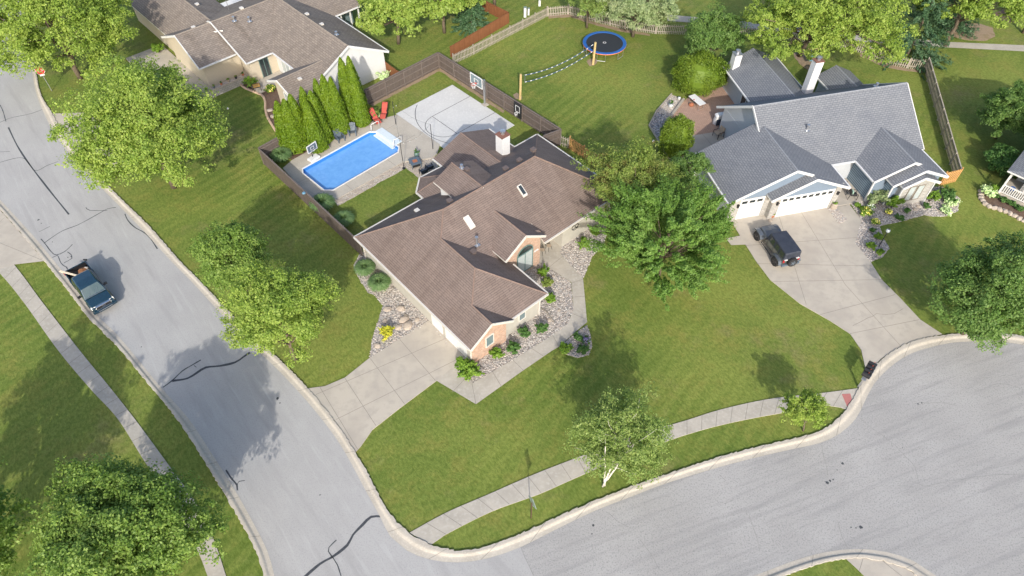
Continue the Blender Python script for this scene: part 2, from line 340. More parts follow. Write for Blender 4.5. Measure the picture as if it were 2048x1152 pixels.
def empty(name, loc, rz=0, label=None, cat=None, group=None, kind=None):
    o = bpy.data.objects.new(name, None); C.objects.link(o); o.location = loc; o.rotation_euler = (0, 0, rz); o.empty_display_size = .3
    return tag(o, label, cat, group, kind)
def copy_tree(o, parent=None):
    c = o.copy(); C.objects.link(c); c.parent = parent
    for ch in list(o.children): copy_tree(ch, c)
    return c
def smoothline(pts, step=.6, closed=False):
    """Catmull-Rom through plan points"""
    pts = [Vector((p[0], p[1])) for p in pts]; out = []; n = len(pts); rng = range(n if closed else n-1)
    for i in rng:
        g = (lambda k: pts[k % n]) if closed else (lambda k: pts[min(max(k, 0), n-1)])
        a, b, c, d = g(i-1), g(i), g(i+1), g(i+2); m = max(1, int((c-b).length/step))
        for k in range(m):
            t = k/m; out.append(.5*((2*b) + (c-a)*t + (2*a-5*b+4*c-d)*t*t + (-a+3*b-3*c+d)*t**3))
    if not closed: out.append(pts[-1])
    return out
def resample(pts, n):
    pts = [Vector((p[0], p[1])) for p in pts]; L = [0]
    for i in range(1, len(pts)): L.append(L[-1]+(pts[i]-pts[i-1]).length)
    out = []; j = 0
    for k in range(n):
        t = L[-1]*k/(n-1)
        while j < len(L)-2 and L[j+1] < t: j += 1
        f = (t-L[j])/max(1e-9, L[j+1]-L[j]); out.append(pts[j].lerp(pts[j+1], min(1, f)))
    return out
def inside(p, poly):
    x, y = p[0], p[1]; r = False; n = len(poly); j = n-1
    for i in range(n):
        xi, yi, xj, yj = poly[i][0], poly[i][1], poly[j][0], poly[j][1]
        if (yi > y) != (yj > y) and x < (xj-xi)*(y-yi)/(yj-yi)+xi: r = not r
        j = i
    return r
def sheet(name, poly, z, mat, label=None, kind='structure', thick=None, lines=(), lmat=None, lw=.03, cat=None):
    mb = MB(); q = [(p[0], p[1]) for p in poly]; mb.prism(q, z-(thick or .003), z)
    for l in lines: strip(mb, l, lw, z+.004, 1)
    o = mb.build(name, [mat, lmat or M['joint']]); return tag(o, label, cat, kind=kind)
def strip(mb, pts, w, z, mi=0):
    pts = [Vector((p[0], p[1])) for p in pts]; L = []; Rr = []
    for i, p in enumerate(pts):
        d = (pts[min(i+1, len(pts)-1)]-pts[max(i-1, 0)]); 
        if d.length < 1e-9: continue
        d.normalize(); n = Vector((-d.y, d.x)); ww = w if not callable(w) else w(i/(len(pts)-1)); L.append(p+n*ww/2); Rr.append(p-n*ww/2)
    vs = [(a.x, a.y, z) for a in L] + [(a.x, a.y, z) for a in Rr]; n = len(L)
    mb.add(vs, [(n+i, n+i+1, i+1, i) for i in range(n-1)], mi)
def ragged(poly, amp=.05, step=.35):
    """bed outline with a slightly uneven edge"""
    n = len(poly); out = []
    for i in range(n):
        a = Vector(poly[i][:2]); b = Vector(poly[(i+1) % n][:2]); m = max(1, int((b-a).length/step))
        for k in range(m): out.append(a.lerp(b, k/m)+Vector((random.uniform(-amp, amp), random.uniform(-amp, amp))))
    return out

# ================================================================== GROUND AND PAVING
# kerb lines: asphalt edge, grass edge (traced, world plan)
KA = PL([(30, -40), (45, 40), (62, 133), (73, 187), (90, 230), (117, 280), (172, 345), (228, 401), (288, 463), (344, 524), (382, 562), (437, 622), (490, 680), (549, 733), (612, 800), (667, 869), (700, 922), (726, 971), (760, 1033), (781, 1073), (814, 1101), (860, 1119), (914, 1125), (975, 1117), (1042, 1094), (1100, 1065), (1189, 1022), (1261, 994), (1332, 967), (1440, 934), (1529, 911), (1596, 896), (1640, 886), (1680, 867), (1711, 838), (1729, 804), (1747, 769), (1778, 736), (1818, 709), (1867, 693), (1920, 684), (1996, 684), (2060, 693), (2160, 725), (2260, 790)])
KG = PL([(40, -40), (53, 40), (69, 123), (82, 187), (105, 227), (135, 282), (190, 344), (246, 401), (303, 457), (357, 519), (393, 555), (449, 613), (505, 672), (562, 722), (625, 787), (678, 853), (711, 905), (738, 950), (770, 1013), (795, 1046), (826, 1071), (868, 1093), (912, 1102), (962, 1097), (1020, 1077), (1082, 1049), (1177, 1007), (1252, 977), (1330, 950), (1440, 914), (1525, 892), (1590, 877), (1630, 866), (1664, 848), (1692, 818), (1712, 786), (1733, 750), (1762, 720), (1806, 691), (1855, 676), (1915, 668), (1996, 668), (2065, 677), (2170, 709), (2280, 780)])
WA = PL([(-250, 130), (-120, 270), (0, 399), (67, 472), (106, 519), (150, 574), (194, 630), (228, 663), (258, 697), (322, 775), (377, 837), (424, 908), (471, 982), (506, 1045), (534, 1100), (549, 1152), (556, 1200), (560, 1300)])
WG = PL([(-262, 143), (-132, 283), (-13, 405), (49, 475), (89, 523), (133, 578), (174, 632), (208, 667), (240, 699), (303, 776), (359, 845), (405, 917), (450, 990), (485, 1051), (512, 1103), (527, 1152), (534, 1200), (536, 1300)])
IA = PL([(1440, 1172), (1507, 1152), (1587, 1122), (1653, 1104), (1716, 1098), (1773, 1104), (1827, 1122), (1871, 1151), (1920, 1200), (1960, 1260)])
IG = PL([(1450, 1195), (1525, 1170), (1600, 1141), (1660, 1123), (1716, 1116), (1765, 1122), (1812, 1138), (1850, 1163), (1895, 1210), (1930, 1260)])
sKA, sKG, sWA, sWG, sIA, sIG = [smoothline(k, .7) for k in (KA, KG, WA, WG, IA, IG)]
def cut(line, px, py):
    t = P(px, py).to_2d(); return min(range(len(line)), key=lambda i: (line[i]-t).length)
iseam = cut(sKA, 1042, 1094)
tarlines = [([(0, 245), (22, 236), (60, 228), (85, 219)], .07), ([(17, 255), (35, 292), (60, 330), (100, 382), (138, 429)], .16), ([(0, 210), (6, 222), (12, 243)], .09), ([(0, 325), (45, 316), (70, 341), (95, 331), (117, 323)], .07), ([(0, 304), (20, 303)], .06),
 ([(88, 487), (100, 478), (125, 462), (158, 449), (195, 429), (215, 418), (232, 415)], .09), ([(172, 415), (180, 421), (215, 421)], .07), ([(250, 428), (256, 441), (270, 455), (288, 465), (300, 476), (315, 498)], .11),
 ([(82, 478), (90, 487), (103, 504), (113, 510), (130, 503), (145, 489)], .09), ([(105, 515), (115, 511), (122, 526), (130, 533), (133, 534)], .08), ([(128, 526), (144, 517), (143, 510), (135, 504)], .08), ([(133, 534), (152, 570)], .1), ([(78, 464), (100, 453)], .06),
 ([(326, 775), (345, 761), (365, 742), (385, 730), (402, 720)], .12), ([(345, 762), (375, 757), (395, 745), (412, 735), (440, 732), (470, 725), (487, 714), (500, 705)], .22), ([(388, 731), (393, 735)], .06),
 ([(452, 940), (463, 957), (474, 970), (475, 981)], .13), ([(474, 970), (478, 963), (490, 961)], .06),
 ([(605, 1158), (640, 1128), (668, 1112), (695, 1090), (706, 1070), (725, 1050), (742, 1034), (762, 1033)], .2), ([(673, 1080), (658, 1095), (657, 1103), (667, 1117), (675, 1130), (683, 1155)], .08)]
road_poly = [p for p in sKA[:iseam+1]] + [P(1066, 1152).to_2d(), P(1075, 1250).to_2d(), P(1080, 1330).to_2d()] + [p for p in reversed(sWA)]
mb = MB(); mb.prism([tuple(p) for p in road_poly], 0, .012)
for l, wd in tarlines: strip(mb, smoothline(PL(l), .25), lambda t, wd=wd: wd*(.62+.3*math.sin(9*t+wd*50)**2), .016, 1)
for x, y, r in [(555, 797, .13), (560, 806, .06), (586, 757, .04), (640, 990, .05), (77, 440, .1), (83, 447, .06), (143, 513, .09), (136, 515, .06), (667, 845, .05), (283, 694, .06), (105, 484, .05)]:
    c = P(x, y); mb.add([(c.x+r*(.6+.6*random.random())*math.cos(a*.785), c.y+r*(.6+.6*random.random())*math.sin(a*.785), .0165) for a in range(8)], [tuple(range(8))], 1)
for l in [[(150, 560), (290, 590), (330, 640)], [(262, 570), (330, 655), (420, 770), (500, 860), (560, 950), (610, 1050), (640, 1152)], [(120, 490), (60, 400)], [(540, 800), (600, 930), (650, 1030)]]: pass
tag(mb.build("road", [M['asphalt'], M['tar']]), kind='structure')
cds = [p for p in sKA[iseam:]] + [P(2420, 900).to_2d(), P(2500, 1330).to_2d(), P(1080, 1330).to_2d(), P(1075, 1250).to_2d(), P(1066, 1152).to_2d()]
mb = MB(); mb.prism([tuple(p) for p in cds], 0, .010)
for l in [[(1042, 1094), (1055, 1125), (1066, 1152)], [(1643, 893), (1648, 915), (1656, 950)], [(1717, 835), (1752, 863), (1780, 882), (1806, 908)], [(1806, 908), (1830, 935), (1835, 960)], [(1498, 1030), (1512, 1070), (1520, 1105)], [(1675, 1040), (1685, 1075), (1696, 1097)], [(1280, 1080), (1300, 1105), (1318, 1140)], [(1830, 965), (1850, 973), (1900, 962), (1990, 950), (2048, 948)], [(1975, 772), (2010, 768), (2048, 780)], [(1845, 806), (1880, 806), (1915, 812)], [(1215, 1025), (1240, 1045), (1262, 1055)], [(1440, 950), (1452, 962)]]:
    strip(mb, [q+Vector((random.uniform(-.03, .03), random.uniform(-.03, .03))) for q in smoothline(PL(l), .3)], .03, .014, 1)
for x, y, r in [(1654, 965, .12), (1660, 962, .08), (1666, 959, .06), (1674, 940, .05), (1685, 927, .08), (1722, 1055, .11), (1712, 1056, .05), (1702, 1055, .05), (1836, 808, .07), (1843, 806, .06), (1186, 1051, .08), (1184, 1068, .05), (1805, 895, .03)]:
    c = P(x, y); mb.add([(c.x+r*(.6+.7*random.random())*math.cos(a*.785), c.y+r*(.6+.7*random.random())*math.sin(a*.785), .0145) for a in range(8)], [tuple(range(8))], 2)
tag(mb.build("cul_de_sac_road", [M['asphalt2'], M['crackline'], M['tar']]), kind='structure')
def kerb(name, A, G, n=260, jn=3.0):
    A = resample(A, n); G = resample(G, n); mb = MB(); rg = [random.uniform(-.09, .05) for _ in range(n)]; prof = [(0, .018), (.30, .024), (.42, .035), (.62, .10), (.72, .112), (1.0, .108), (1.03, -.02)]
    for i in range(n-1):
        for (t0, z0), (t1, z1) in zip(prof, prof[1:]):
            w0 = 1 if t0 > .9 else 0; w1 = 1 if t1 > .9 else 0
            a, b = A[i].lerp(G[i], t0+w0*rg[i]), A[i+1].lerp(G[i+1], t0+w0*rg[i+1]); c, d = A[i+1].lerp(G[i+1], t1+w1*rg[i+1]), A[i].lerp(G[i], t1+w1*rg[i])
            mb.add([(a.x, a.y, z0), (b.x, b.y, z0), (c.x, c.y, z1), (d.x, d.y, z1)], [(0, 1, 2, 3)])
    L = 0
    for i in range(1, n):
        L += (A[i]-A[i-1]).length
        if L > jn:
            L = 0; 
            for (t0, z0), (t1, z1) in zip(prof[:-2], prof[1:-1]):
                a = A[i].lerp(G[i], t0); b = A[i].lerp(G[i], t1); d = (G[i]-A[i]).normalized(); q = Vector((-d.y, d.x))*.012
                mb.add([(a.x-q.x, a.y-q.y, z0+.004), (a.x+q.x, a.y+q.y, z0+.004), (b.x+q.x, b.y+q.y, z1+.004), (b.x-q.x, b.y-q.y, z1+.004)], [(0, 1, 2, 3)], 1)
    o = mb.build(name, [M['kerb'], M['joint']], recalc=False); return tag(o, kind='structure')
kerb("kerb", sKA, sKG, 900); kerb("kerb", sWA, sWG, 420)
# lawn and driveway peninsula at the lower right
sheet("verge_grass", [tuple(p) for p in sIG] + [tuple(P(1935, 1330).to_2d()), tuple(P(1420, 1330).to_2d())], .016, M['grass'])
kerb("kerb", sIA, sIG, 120)
mb = MB(); q = PL([(1690, 1117), (1716, 1116), (1765, 1122), (1812, 1138), (1850, 1163), (1880, 1195), (1780, 1210), (1735, 1160), (1713, 1138)])
sheet("driveway_apron", q, .05, M['concrete'], lines=[PL([(1725, 1119), (1718, 1142)]), PL([(1765, 1123), (1850, 1190)])])
# street-side walks and drives
def line(a, b): return PL([a, b])
def cross(pa, pb, qa, qb, n, skip=()):
    """joint lines across a walk between its two edges"""
    out = []
    for i in range(1, n):
        t = i/n; a = resample(smoothline(PL(pa)), 100)[int(t*99)]; b = resample(smoothline(PL(pb)), 100)[int(t*99)]; out.append([a, b])
    return out
wl = [(-90, 455), (0, 547), (50, 608), (115, 699), (180, 777), (235, 837), (290, 924), (360, 1030), (408, 1131), (425, 1200), (432, 1300)]
wr = [(-60, 425), (29, 530), (83, 602), (158, 699), (220, 775), (275, 845), (333, 924), (395, 1010), (428, 1080), (452, 1151), (466, 1200), (475, 1300)]
a, b = smoothline(PL(wl)), smoothline(PL(wr)); jl = []
ra, rb = resample(a, 36), resample(b, 36)
for i in range(1, 35): jl.append([ra[i], rb[i]])
sheet("pavement", [tuple(p) for p in a] + [tuple(p) for p in reversed(b)], .05, M['walk'], thick=.06, lines=jl)
sheet("driveway", PL([(-120, 300), (-20, 398), (49, 475), (89, 523), (29, 530), (-10, 540), (-110, 430)]), .060, M['concrete'], lines=[line((-40, 470), (89, 523)), line((10, 436), (-60, 500))])
su = [(819, 1066), (892, 1026), (975, 990), (1064, 951), (1130, 925), (1175, 908), (1235, 885), (1296, 863), (1370, 842), (1440, 820), (1529, 800), (1600, 791), (1649, 786), (1716, 777)]
sd = [(862, 1090), (889, 1071), (982, 1024), (1075, 990), (1125, 968), (1168, 949), (1235, 920), (1300, 895), (1375, 869), (1440, 851), (1500, 838), (1560, 827), (1653, 811), (1698, 822)]
a, b = smoothline(PL(su)), smoothline(PL(sd)); ra, rb = resample(a, 29), resample(b, 29)
sheet("pavement", [tuple(p) for p in a] + [tuple(p) for p in reversed(b)], .05, M['walk'], thick=.06, lines=[[ra[i], rb[i]] for i in range(1, 28)])
sheet("tactile_pad", PL([(1683, 789), (1700, 788), (1706, 809), (1695, 817)]), .058, M['red_pad'])
# brown house driveway and front walk
dv = [(612, 778), (625, 787), (678, 853), (711, 905), (722, 893), (745, 860), (797, 819), (873, 762), (938, 708), (860, 640), (740, 716), (690, 756), (650, 773)]
def jline(a, b): return [P(*a), P(*b)]
sheet("driveway", PL(dv), .055, M['concrete'], thick=.055, lines=[jline((632, 790), (905, 672)), jline((703, 716), (846, 783)) if 0 else jline((741, 718), (811, 811)), jline((800, 680), (871, 762)), jline((690, 757), (752, 852)), jline((672, 840), (930, 712)), jline((640, 775), (716, 900))])
ws_in = [(938, 706), (907, 735), (943, 768), (1110, 668), (1144, 640), (1144, 566), (1076, 524)]
walk = PL([(873, 762), (938, 708), (930, 738), (944, 768), (1040, 712), (1105, 671), (1136, 648), (1147, 618), (1145, 590), (1143, 566), (1112, 545), (1072, 521), (1070, 470), (1126, 470), (1125, 489), (1120, 507), (1135, 524), (1166, 558), (1170, 600), (1174, 645), (1150, 665), (1118, 694), (1104, 702), (1040, 746), (952, 809)])
sheet("front_walk", walk, .050, M['walk'], lines=[jline((944, 768), (952, 809)), jline((985, 744), (1003, 774)), jline((1025, 720), (1047, 742)), jline((1062, 697), (1087, 713)), jline((1105, 671), (1118, 694)), jline((1145, 628), (1174, 640)), jline((1145, 595), (1170, 593)), jline((1143, 567), (1166, 559)), jline((1097, 536), (1126, 513)), jline((905, 785), (933, 755))])
# grey house driveway
gd = [(1733, 748), (1762, 718), (1806, 690), (1855, 675), (1884, 669), (1840, 640), (1800, 597), (1763, 560), (1741, 525), (1710, 487), (1723, 441), (1697, 408), (1700, 378), (1672, 350), (1650, 412), (1460, 440), (1480, 472), (1510, 520), (1540, 560), (1600, 608), (1660, 642), (1700, 668), (1722, 700)]
sheet("driveway", PL(gd), .052, M['concrete'], thick=.055, lines=[jline((1490, 492), (1712, 476)), jline((1513, 528), (1745, 533)), jline((1600, 422), (1690, 570)), jline((1690, 570), (1800, 692)), jline((1640, 630), (1790, 590)), jline((1545, 564), (1765, 560)), jline((1700, 668), (1838, 640)), PL([(1705, 652), (1722, 644), (1736, 636), (1744, 634), (1752, 628), (1770, 630), (1788, 628), (1806, 618)]), jline((1697, 410), (1672, 415)), jline((1558, 434), (1612, 610))])
sheet("side_step", PL([(1452, 478), (1480, 472), (1492, 490), (1462, 491)]), .054, M['concrete'])
# neighbouring drives and park path
sheet("driveway", PL([(100, 228), (210, 225), (260, 330), (190, 346), (135, 282)]), .052, M['concrete'])
sheet("park_path", PL([(1335, 30), (1400, 35), (1560, 50), (1720, 68), (1890, 84), (2048, 91), (2300, 104), (2300, 120), (2048, 103), (1890, 95), (1700, 82), (1560, 64), (1400, 47), (1335, 42)]), .03, M['walk'])

# ================================================================== FOLIAGE
rng = np.random.default_rng(11)
def leaves_obj(name, pts, nrm, size, mat, parent, aspect=.62, jitter=.5, seed=0, loc=(0, 0, 0)):
    """many small folded leaf quads at pts, facing roughly along nrm"""
    n = len(pts); r = np.random.default_rng(seed)
    d = nrm + r.normal(0, jitter, (n, 3)); d /= np.linalg.norm(d, axis=1)[:, None]
    t = np.cross(d, r.normal(0, 1, (n, 3))); t /= np.linalg.norm(t, axis=1)[:, None]+1e-9; b = np.cross(d, t)
    s = size*r.uniform(.55, 1.3, n)[:, None]
    q = np.stack([pts - t*s, pts - b*s*aspect + d*s*.15, pts + t*s, pts + b*s*aspect + d*s*.15], 1).reshape(-1, 3)
    me = bpy.data.meshes.new(name); me.vertices.add(4*n); me.vertices.foreach_set("co", q.ravel())
    me.loops.add(4*n); me.loops.foreach_set("vertex_index", np.arange(4*n)); me.polygons.add(n)
    me.polygons.foreach_set("loop_start", np.arange(0, 4*n, 4)); me.polygons.foreach_set("loop_total", np.full(n, 4))
    me.materials.append(mat); me.update(); o = bpy.data.objects.new(name, me); C.objects.link(o)
    if parent: o.parent = parent
    o.location = loc; return o
def clumps(cen, rad, ncl, rc, nleaf, seed, flat=.75, spiky=0, low=-.55, hollow=.5):
    """leaf points spread over ncl clumps in an ellipsoid crown"""
    r = np.random.default_rng(seed); cs = []
    while len(cs) < ncl:
        u = r.normal(0, 1, 3); u /= np.linalg.norm(u)
        if u[2] < low: continue
        k = r.uniform(hollow, 1.0)**.6 * (1 + .16*math.sin(3*math.atan2(u[1], u[0])+seed) + .10*math.sin(5*math.atan2(u[1], u[0])+2*seed+3*u[2])) * r.uniform(.84, 1.08); cs.append(u*k)
    cs = np.array(cs); cc = cs*np.array(rad)*(1-rc/ max(rad)*.55) + np.array(cen)
    ns = 9; si = r.integers(0, ncl*ns, nleaf); si = si[np.argsort(si)]; idx = si//ns; rr = rc*r.uniform(.6, 1.4, ncl)
    su = r.normal(0, 1, (ncl*ns, 3)); su /= np.linalg.norm(su, axis=1)[:, None]; su[:, 2] = np.abs(su[:, 2])*.9-.25
    so_ = su*(rr[np.arange(ncl*ns)//ns]*r.uniform(.45, 1.0, ncl*ns))[:, None]; sr = rr[np.arange(ncl*ns)//ns]*r.uniform(.22, .5, ncl*ns)
    u = r.normal(0, 1, (nleaf, 3)); u /= np.linalg.norm(u, axis=1)[:, None]
    k = r.uniform(.1, 1, nleaf)**.5
    off = so_[si] + u*(sr[si]*k)[:, None]; off[:, 2] *= flat
    if spiky:
        dirs = cs[idx]*np.array([1, 1, .5]) + np.array([0, 0, .55]); dirs /= np.linalg.norm(dirs, axis=1)[:, None]
        al = (off*dirs).sum(1)[:, None]*dirs; off = (off-al)*.55 + al*(1+spiky)
    pts = cc[idx]+off
    nr = u*.55 + su[si]*.5 + np.array([0, -.12, .75]) + cs[idx]*.35
    nr /= np.linalg.norm(nr, axis=1)[:, None]; return pts, nr, cc
def limb(mb, a, b, r0, r1, n=6, bend=.12, seg=4, rnd=random):
    a = Vector(a); b = Vector(b); L = (b-a).length; pts = []
    for i in range(seg+1):
        t = i/seg; p = a.lerp(b, t) + Vector((rnd.uniform(-1, 1), rnd.uniform(-1, 1), rnd.uniform(-.3, .8)))*bend*L*math.sin(math.pi*t)*.5; pts.append(p)
    mb.tube(pts, [r0+(r1-r0)*i/seg for i in range(seg+1)], n)
def tree(name, label, crown_px, zc, rad, base_px=None, mat='mid', nleaf=16000, ncl=70, rc=1.2, leaf=.13, seed=1, group=None, bark='bark', trunks=1, flat=.75, spiky=0, low=-.55, tr=.2, cat='tree', hollow=.5, visible=24):
    c = P(crown_px[0], crown_px[1], zc)
    b = P(*base_px) if base_px else Vector((c.x+random.uniform(-.2, .2), c.y+random.uniform(-.3, .3), 0))
    o = empty(name, (b.x, b.y, 0), 0, label, cat, group); cen = (c.x-b.x, c.y-b.y, zc)
    leaf *= .60; nleaf = int(nleaf*2.5); ncl = int(ncl*1.25); rc *= 1.0
    pts, nr, cc = clumps(cen, rad, ncl, rc, nleaf, seed, flat, spiky, low, hollow)
    leaves_obj("crown", pts, nr, leaf, LF[mat], o, seed=seed)
    mb = MB(); rn = random.Random(seed); top = Vector((cen[0], cen[1], zc+rad[2]*.35))
    for k in range(trunks):
        f = Vector((rn.uniform(-.15, .15), rn.uniform(-.15, .15), 0)) if trunks > 1 else Vector((0, 0, 0))
        tt = top + (Vector((rn.uniform(-1, 1)*rad[0]*.45, rn.uniform(-1, 1)*rad[1]*.45, -rad[2]*.1)) if trunks > 1 else Vector((0, 0, 0)))
        limb(mb, f, tt, tr, tr*.3, 8, .05, 6, rn)
    for i in rn.sample(range(ncl), min(ncl, visible)):
        q = Vector(cc[i]); t = rn.uniform(.3, .75); s = Vector((0, 0, 0)).lerp(top, t); 
        if s.z > q.z: s.z = max(.8, q.z-.6)
        limb(mb, s, q, tr*.35, tr*.09, 5, .15, 4, rn)
    mb.build("trunk", M[bark], o, smooth=True); return o
sg = 'street trees along the verge'
tree("street_tree", "largest bright green spreading tree overhanging the street beside the neighbour's driveway", (292, 256), 6.3, (6.4, 6.3, 5.4), mat='lime', nleaf=30000, ncl=150, rc=1.45, leaf=.17, seed=3, tr=.28)
tree("street_tree", "bright yellow green tree at the top left corner above the stop sign", (108, 48), 6.0, (7.9, 7.0, 5.4), mat='yelgreen', nleaf=30000, ncl=160, rc=1.5, leaf=.18, seed=4, tr=.28)
tree("verge_tree", "rounded mid green tree on the verge nearer the pickup truck, behind its lower neighbour", (462, 516), 4.9, (2.7, 2.5, 3.3), mat='mid', nleaf=15000, ncl=60, rc=.95, leaf=.13, seed=5, tr=.15)
tree("verge_tree", "mid green tree leaning over the kerb just above the brown house driveway", (560, 634), 5.0, (3.5, 3.2, 4.2), mat='lime', nleaf=20000, ncl=80, rc=1.05, leaf=.13, seed=6, tr=.18)
tree("lawn_tree", "large dense deep green tree over the pavement in the lower left corner", (246, 1066), 5.6, (4.35, 4.1, 3.9), mat='mid', nleaf=42000, ncl=130, rc=1.15, leaf=.13, seed=7, tr=.28)
tree("lawn_tree", "green tree cut off by the left edge at the bottom corner", (-150, 1075), 5.8, (4.1, 4.8, 5.2), mat='mid', nleaf=20000, ncl=90, rc=1.1, leaf=.15, seed=8, tr=.22)
tree("birch_tree", "airy pale green birch with several white stems on the south verge", (1245, 868), 4.0, (3.0, 2.8, 3.4), (1205, 972), mat='birch', nleaf=14500, ncl=135, rc=.72, leaf=.10, seed=10, bark='birchbark', trunks=3, tr=.075, low=-.85, visible=50, hollow=.25)
tree("young_tree", "small bright lime green tree on the verge beside the cul de sac walk", (1613, 818), 2.3, (1.65, 1.5, 1.35), (1606, 862), mat='yelgreen', nleaf=5200, ncl=46, rc=.42, leaf=.09, seed=11, tr=.06, hollow=.3)
tree("maple_tree", "big bright green feathery maple on the front lawn between the two houses", (1335, 476), 4.6, (4.9, 4.6, 4.0), mat='maple', nleaf=52000, ncl=210, rc=.9, leaf=.12, seed=12, spiky=.9, tr=.22)
tree("ornamental_tree", "olive green tree tinged with bronze touching the brown roof's right corner", (1256, 362), 5.2, (3.3, 3.2, 3.2), mat='olive', nleaf=20000, ncl=100, rc=.9, leaf=.11, seed=13, tr=.18)
tree("ornamental_tree", "small dull green tree beside the grey patio, above the feathery maple", (1378, 338), 3.6, (1.7, 1.7, 2.0), mat='deep', nleaf=6000, ncl=40, rc=.6, leaf=.10, seed=14, tr=.1)
tree("shade_tree", "round dark green tree standing by the picket fence behind the patio hedge", (1425, 74), 3.9, (3.1, 2.9, 3.1), mat='deep', nleaf=20000, ncl=80, rc=.9, leaf=.13, seed=15, tr=.18)
tree("shade_tree", "big pale yellow green tree with visible branches behind the grey house chimney", (1650, 35), 6.6, (8.4, 6.5, 4.2), (1598, 112), mat='yelgreen', nleaf=30000, ncl=230, rc=.95, leaf=.17, seed=16, tr=.3, hollow=.3, visible=60)
tree("shade_tree", "yellow green tree at the top right above the mulch islands", (1945, -14), 6.0, (6.5, 5.0, 3.0), mat='yelgreen', nleaf=15000, ncl=100, rc=1.0, leaf=.18, seed=17, tr=.25)
tree("willow_tree", "silvery green willow spilling over the picket fence above the trampoline", (1278, 2), 4.2, (4.6, 4.2, 3.3), mat='grey', nleaf=20000, ncl=110, rc=1.0, leaf=.14, seed=18, tr=.2)
tree("willow_tree", "smaller dull green willow left of the silvery one at the picket fence", (1180, -8), 3.8, (3.0, 3.5, 2.4), mat='birch', nleaf=9000, ncl=60, rc=.9, leaf=.14, seed=19, tr=.15)
tree("linden_tree", "lime green tree with big leaves at the top edge right of the taupe roof", (790, 8), 4.6, (4.4, 4.2, 3.4), mat='lime', nleaf=9500, ncl=75, rc=1.1, leaf=.26, seed=20, tr=.2)
tree("linden_tree", "lime green tree at the top edge between the first linden and the pine", (880, -14), 4.6, (4.2, 4.0, 3.2), mat='lime', nleaf=9000, ncl=70, rc=1.1, leaf=.26, seed=21, tr=.2)
tree("yard_tree", "dark green tree cut off by the right edge, over the lawn below the white porch", (1992, 585), 4.8, (3.9, 3.8, 4.2), mat='deep', nleaf=28000, ncl=90, rc=1.1, leaf=.13, seed=22, tr=.22)
tree("yard_tree", "shadowed dark green tree at the right edge above the white porch roof", (2030, 228), 3.0, (2.9, 2.9, 3.0), mat='deep', nleaf=14000, ncl=70, rc=.9, leaf=.14, seed=23, tr=.16)
tree("yard_shrub", "dark low shrub against the left side of the white porch", (2006, 318), 1.2, (1.3, 1.9, 1.3), mat='shrubd', nleaf=6000, ncl=40, rc=.6, leaf=.11, seed=24, tr=.06, cat='shrub')
tree("back_tree", "green tree far behind the park path at the top right corner", (2110, -40), 6.0, (5.0, 4.0, 4.0), mat='mid', nleaf=7000, ncl=60, rc=1.3, leaf=.22, seed=25, tr=.2)
tree("back_tree", "dark green tree standing left of the pine at the top edge", (985, -70), 5.0, (4.0, 4.0, 3.8), mat='deep', nleaf=7000, ncl=60, rc=1.2, leaf=.22, seed=26, tr=.2)
def blob(name, label, px, zc, rad, mat, nleaf, leaf, seed, cat='shrub', group=None, core=True, base=None, tip=1.0, loc=None):
    """dense clipped bush: leaves hugging a solid filler core"""
    c = Vector(loc) if loc else P(px[0], px[1], zc); o = empty(name, (c.x, c.y, 0), 0, label, cat, group); r = np.random.default_rng(seed)
    u = r.normal(0, 1, (nleaf, 3)); u[:, 2] = np.abs(u[:, 2])*1.0 - (r.random(nleaf) < .42)*np.abs(u[:, 2])*1.7; u /= np.linalg.norm(u, axis=1)[:, None]
    ph = r.uniform(0, 6.28, 6); bumpy = 1 + .10*np.sin(6*u[:, 0]+ph[3])*np.sin(7*u[:, 1]+ph[4])*np.cos(5*u[:, 2]) + .07*np.sin(4*u[:, 0]*2+ph[0]) + .06*np.sin(7*u[:, 1]+ph[1]) + .06*np.sin(9*u[:, 2]+5*u[:, 0]+ph[2]) + r.normal(0, .07, nleaf)
    pts = u*np.array(rad)*bumpy[:, None]; pts[:, 2] += zc; pts = pts[pts[:, 2] > .03]; u2 = u[:len(pts)]
    nn = pts - np.array([0, 0, zc]); nn /= np.linalg.norm(nn, axis=1)[:, None]+1e-9
    leaves_obj("foliage", pts, nn, leaf, LF[mat], o, seed=seed, jitter=1.0)
    if core:
        mb = MB(); mb.lathe((0, 0, 0), [(rad[0]*.5, .02)] + [(rad[0]*.86*math.sin(math.pi*(k+1)/9)**.7, zc-rad[2]*.86*math.cos(math.pi*(k+1)/9)) for k in range(8) if zc-rad[2]*.86*math.cos(math.pi*(k+1)/9) > .05], 14)
        mb.build("stems", LF[mat], o)  # solid leaf-coloured filler core, added so the bush is not see-through
    return o
blob("hedge_shrub", "long bushy yellow green hedge along the top of the brick patio", (1398, 148), 1.8, (2.5, 1.9, 1.9), 'hedge', 20000, .08, 31, 'hedge')
blob("columnar_shrub", "tall oval bright green shrub between the dark gravel bed and the patio", (1352, 276), 1.9, (1.35, 1.3, 2.1), 'hedge', 14000, .07, 32)
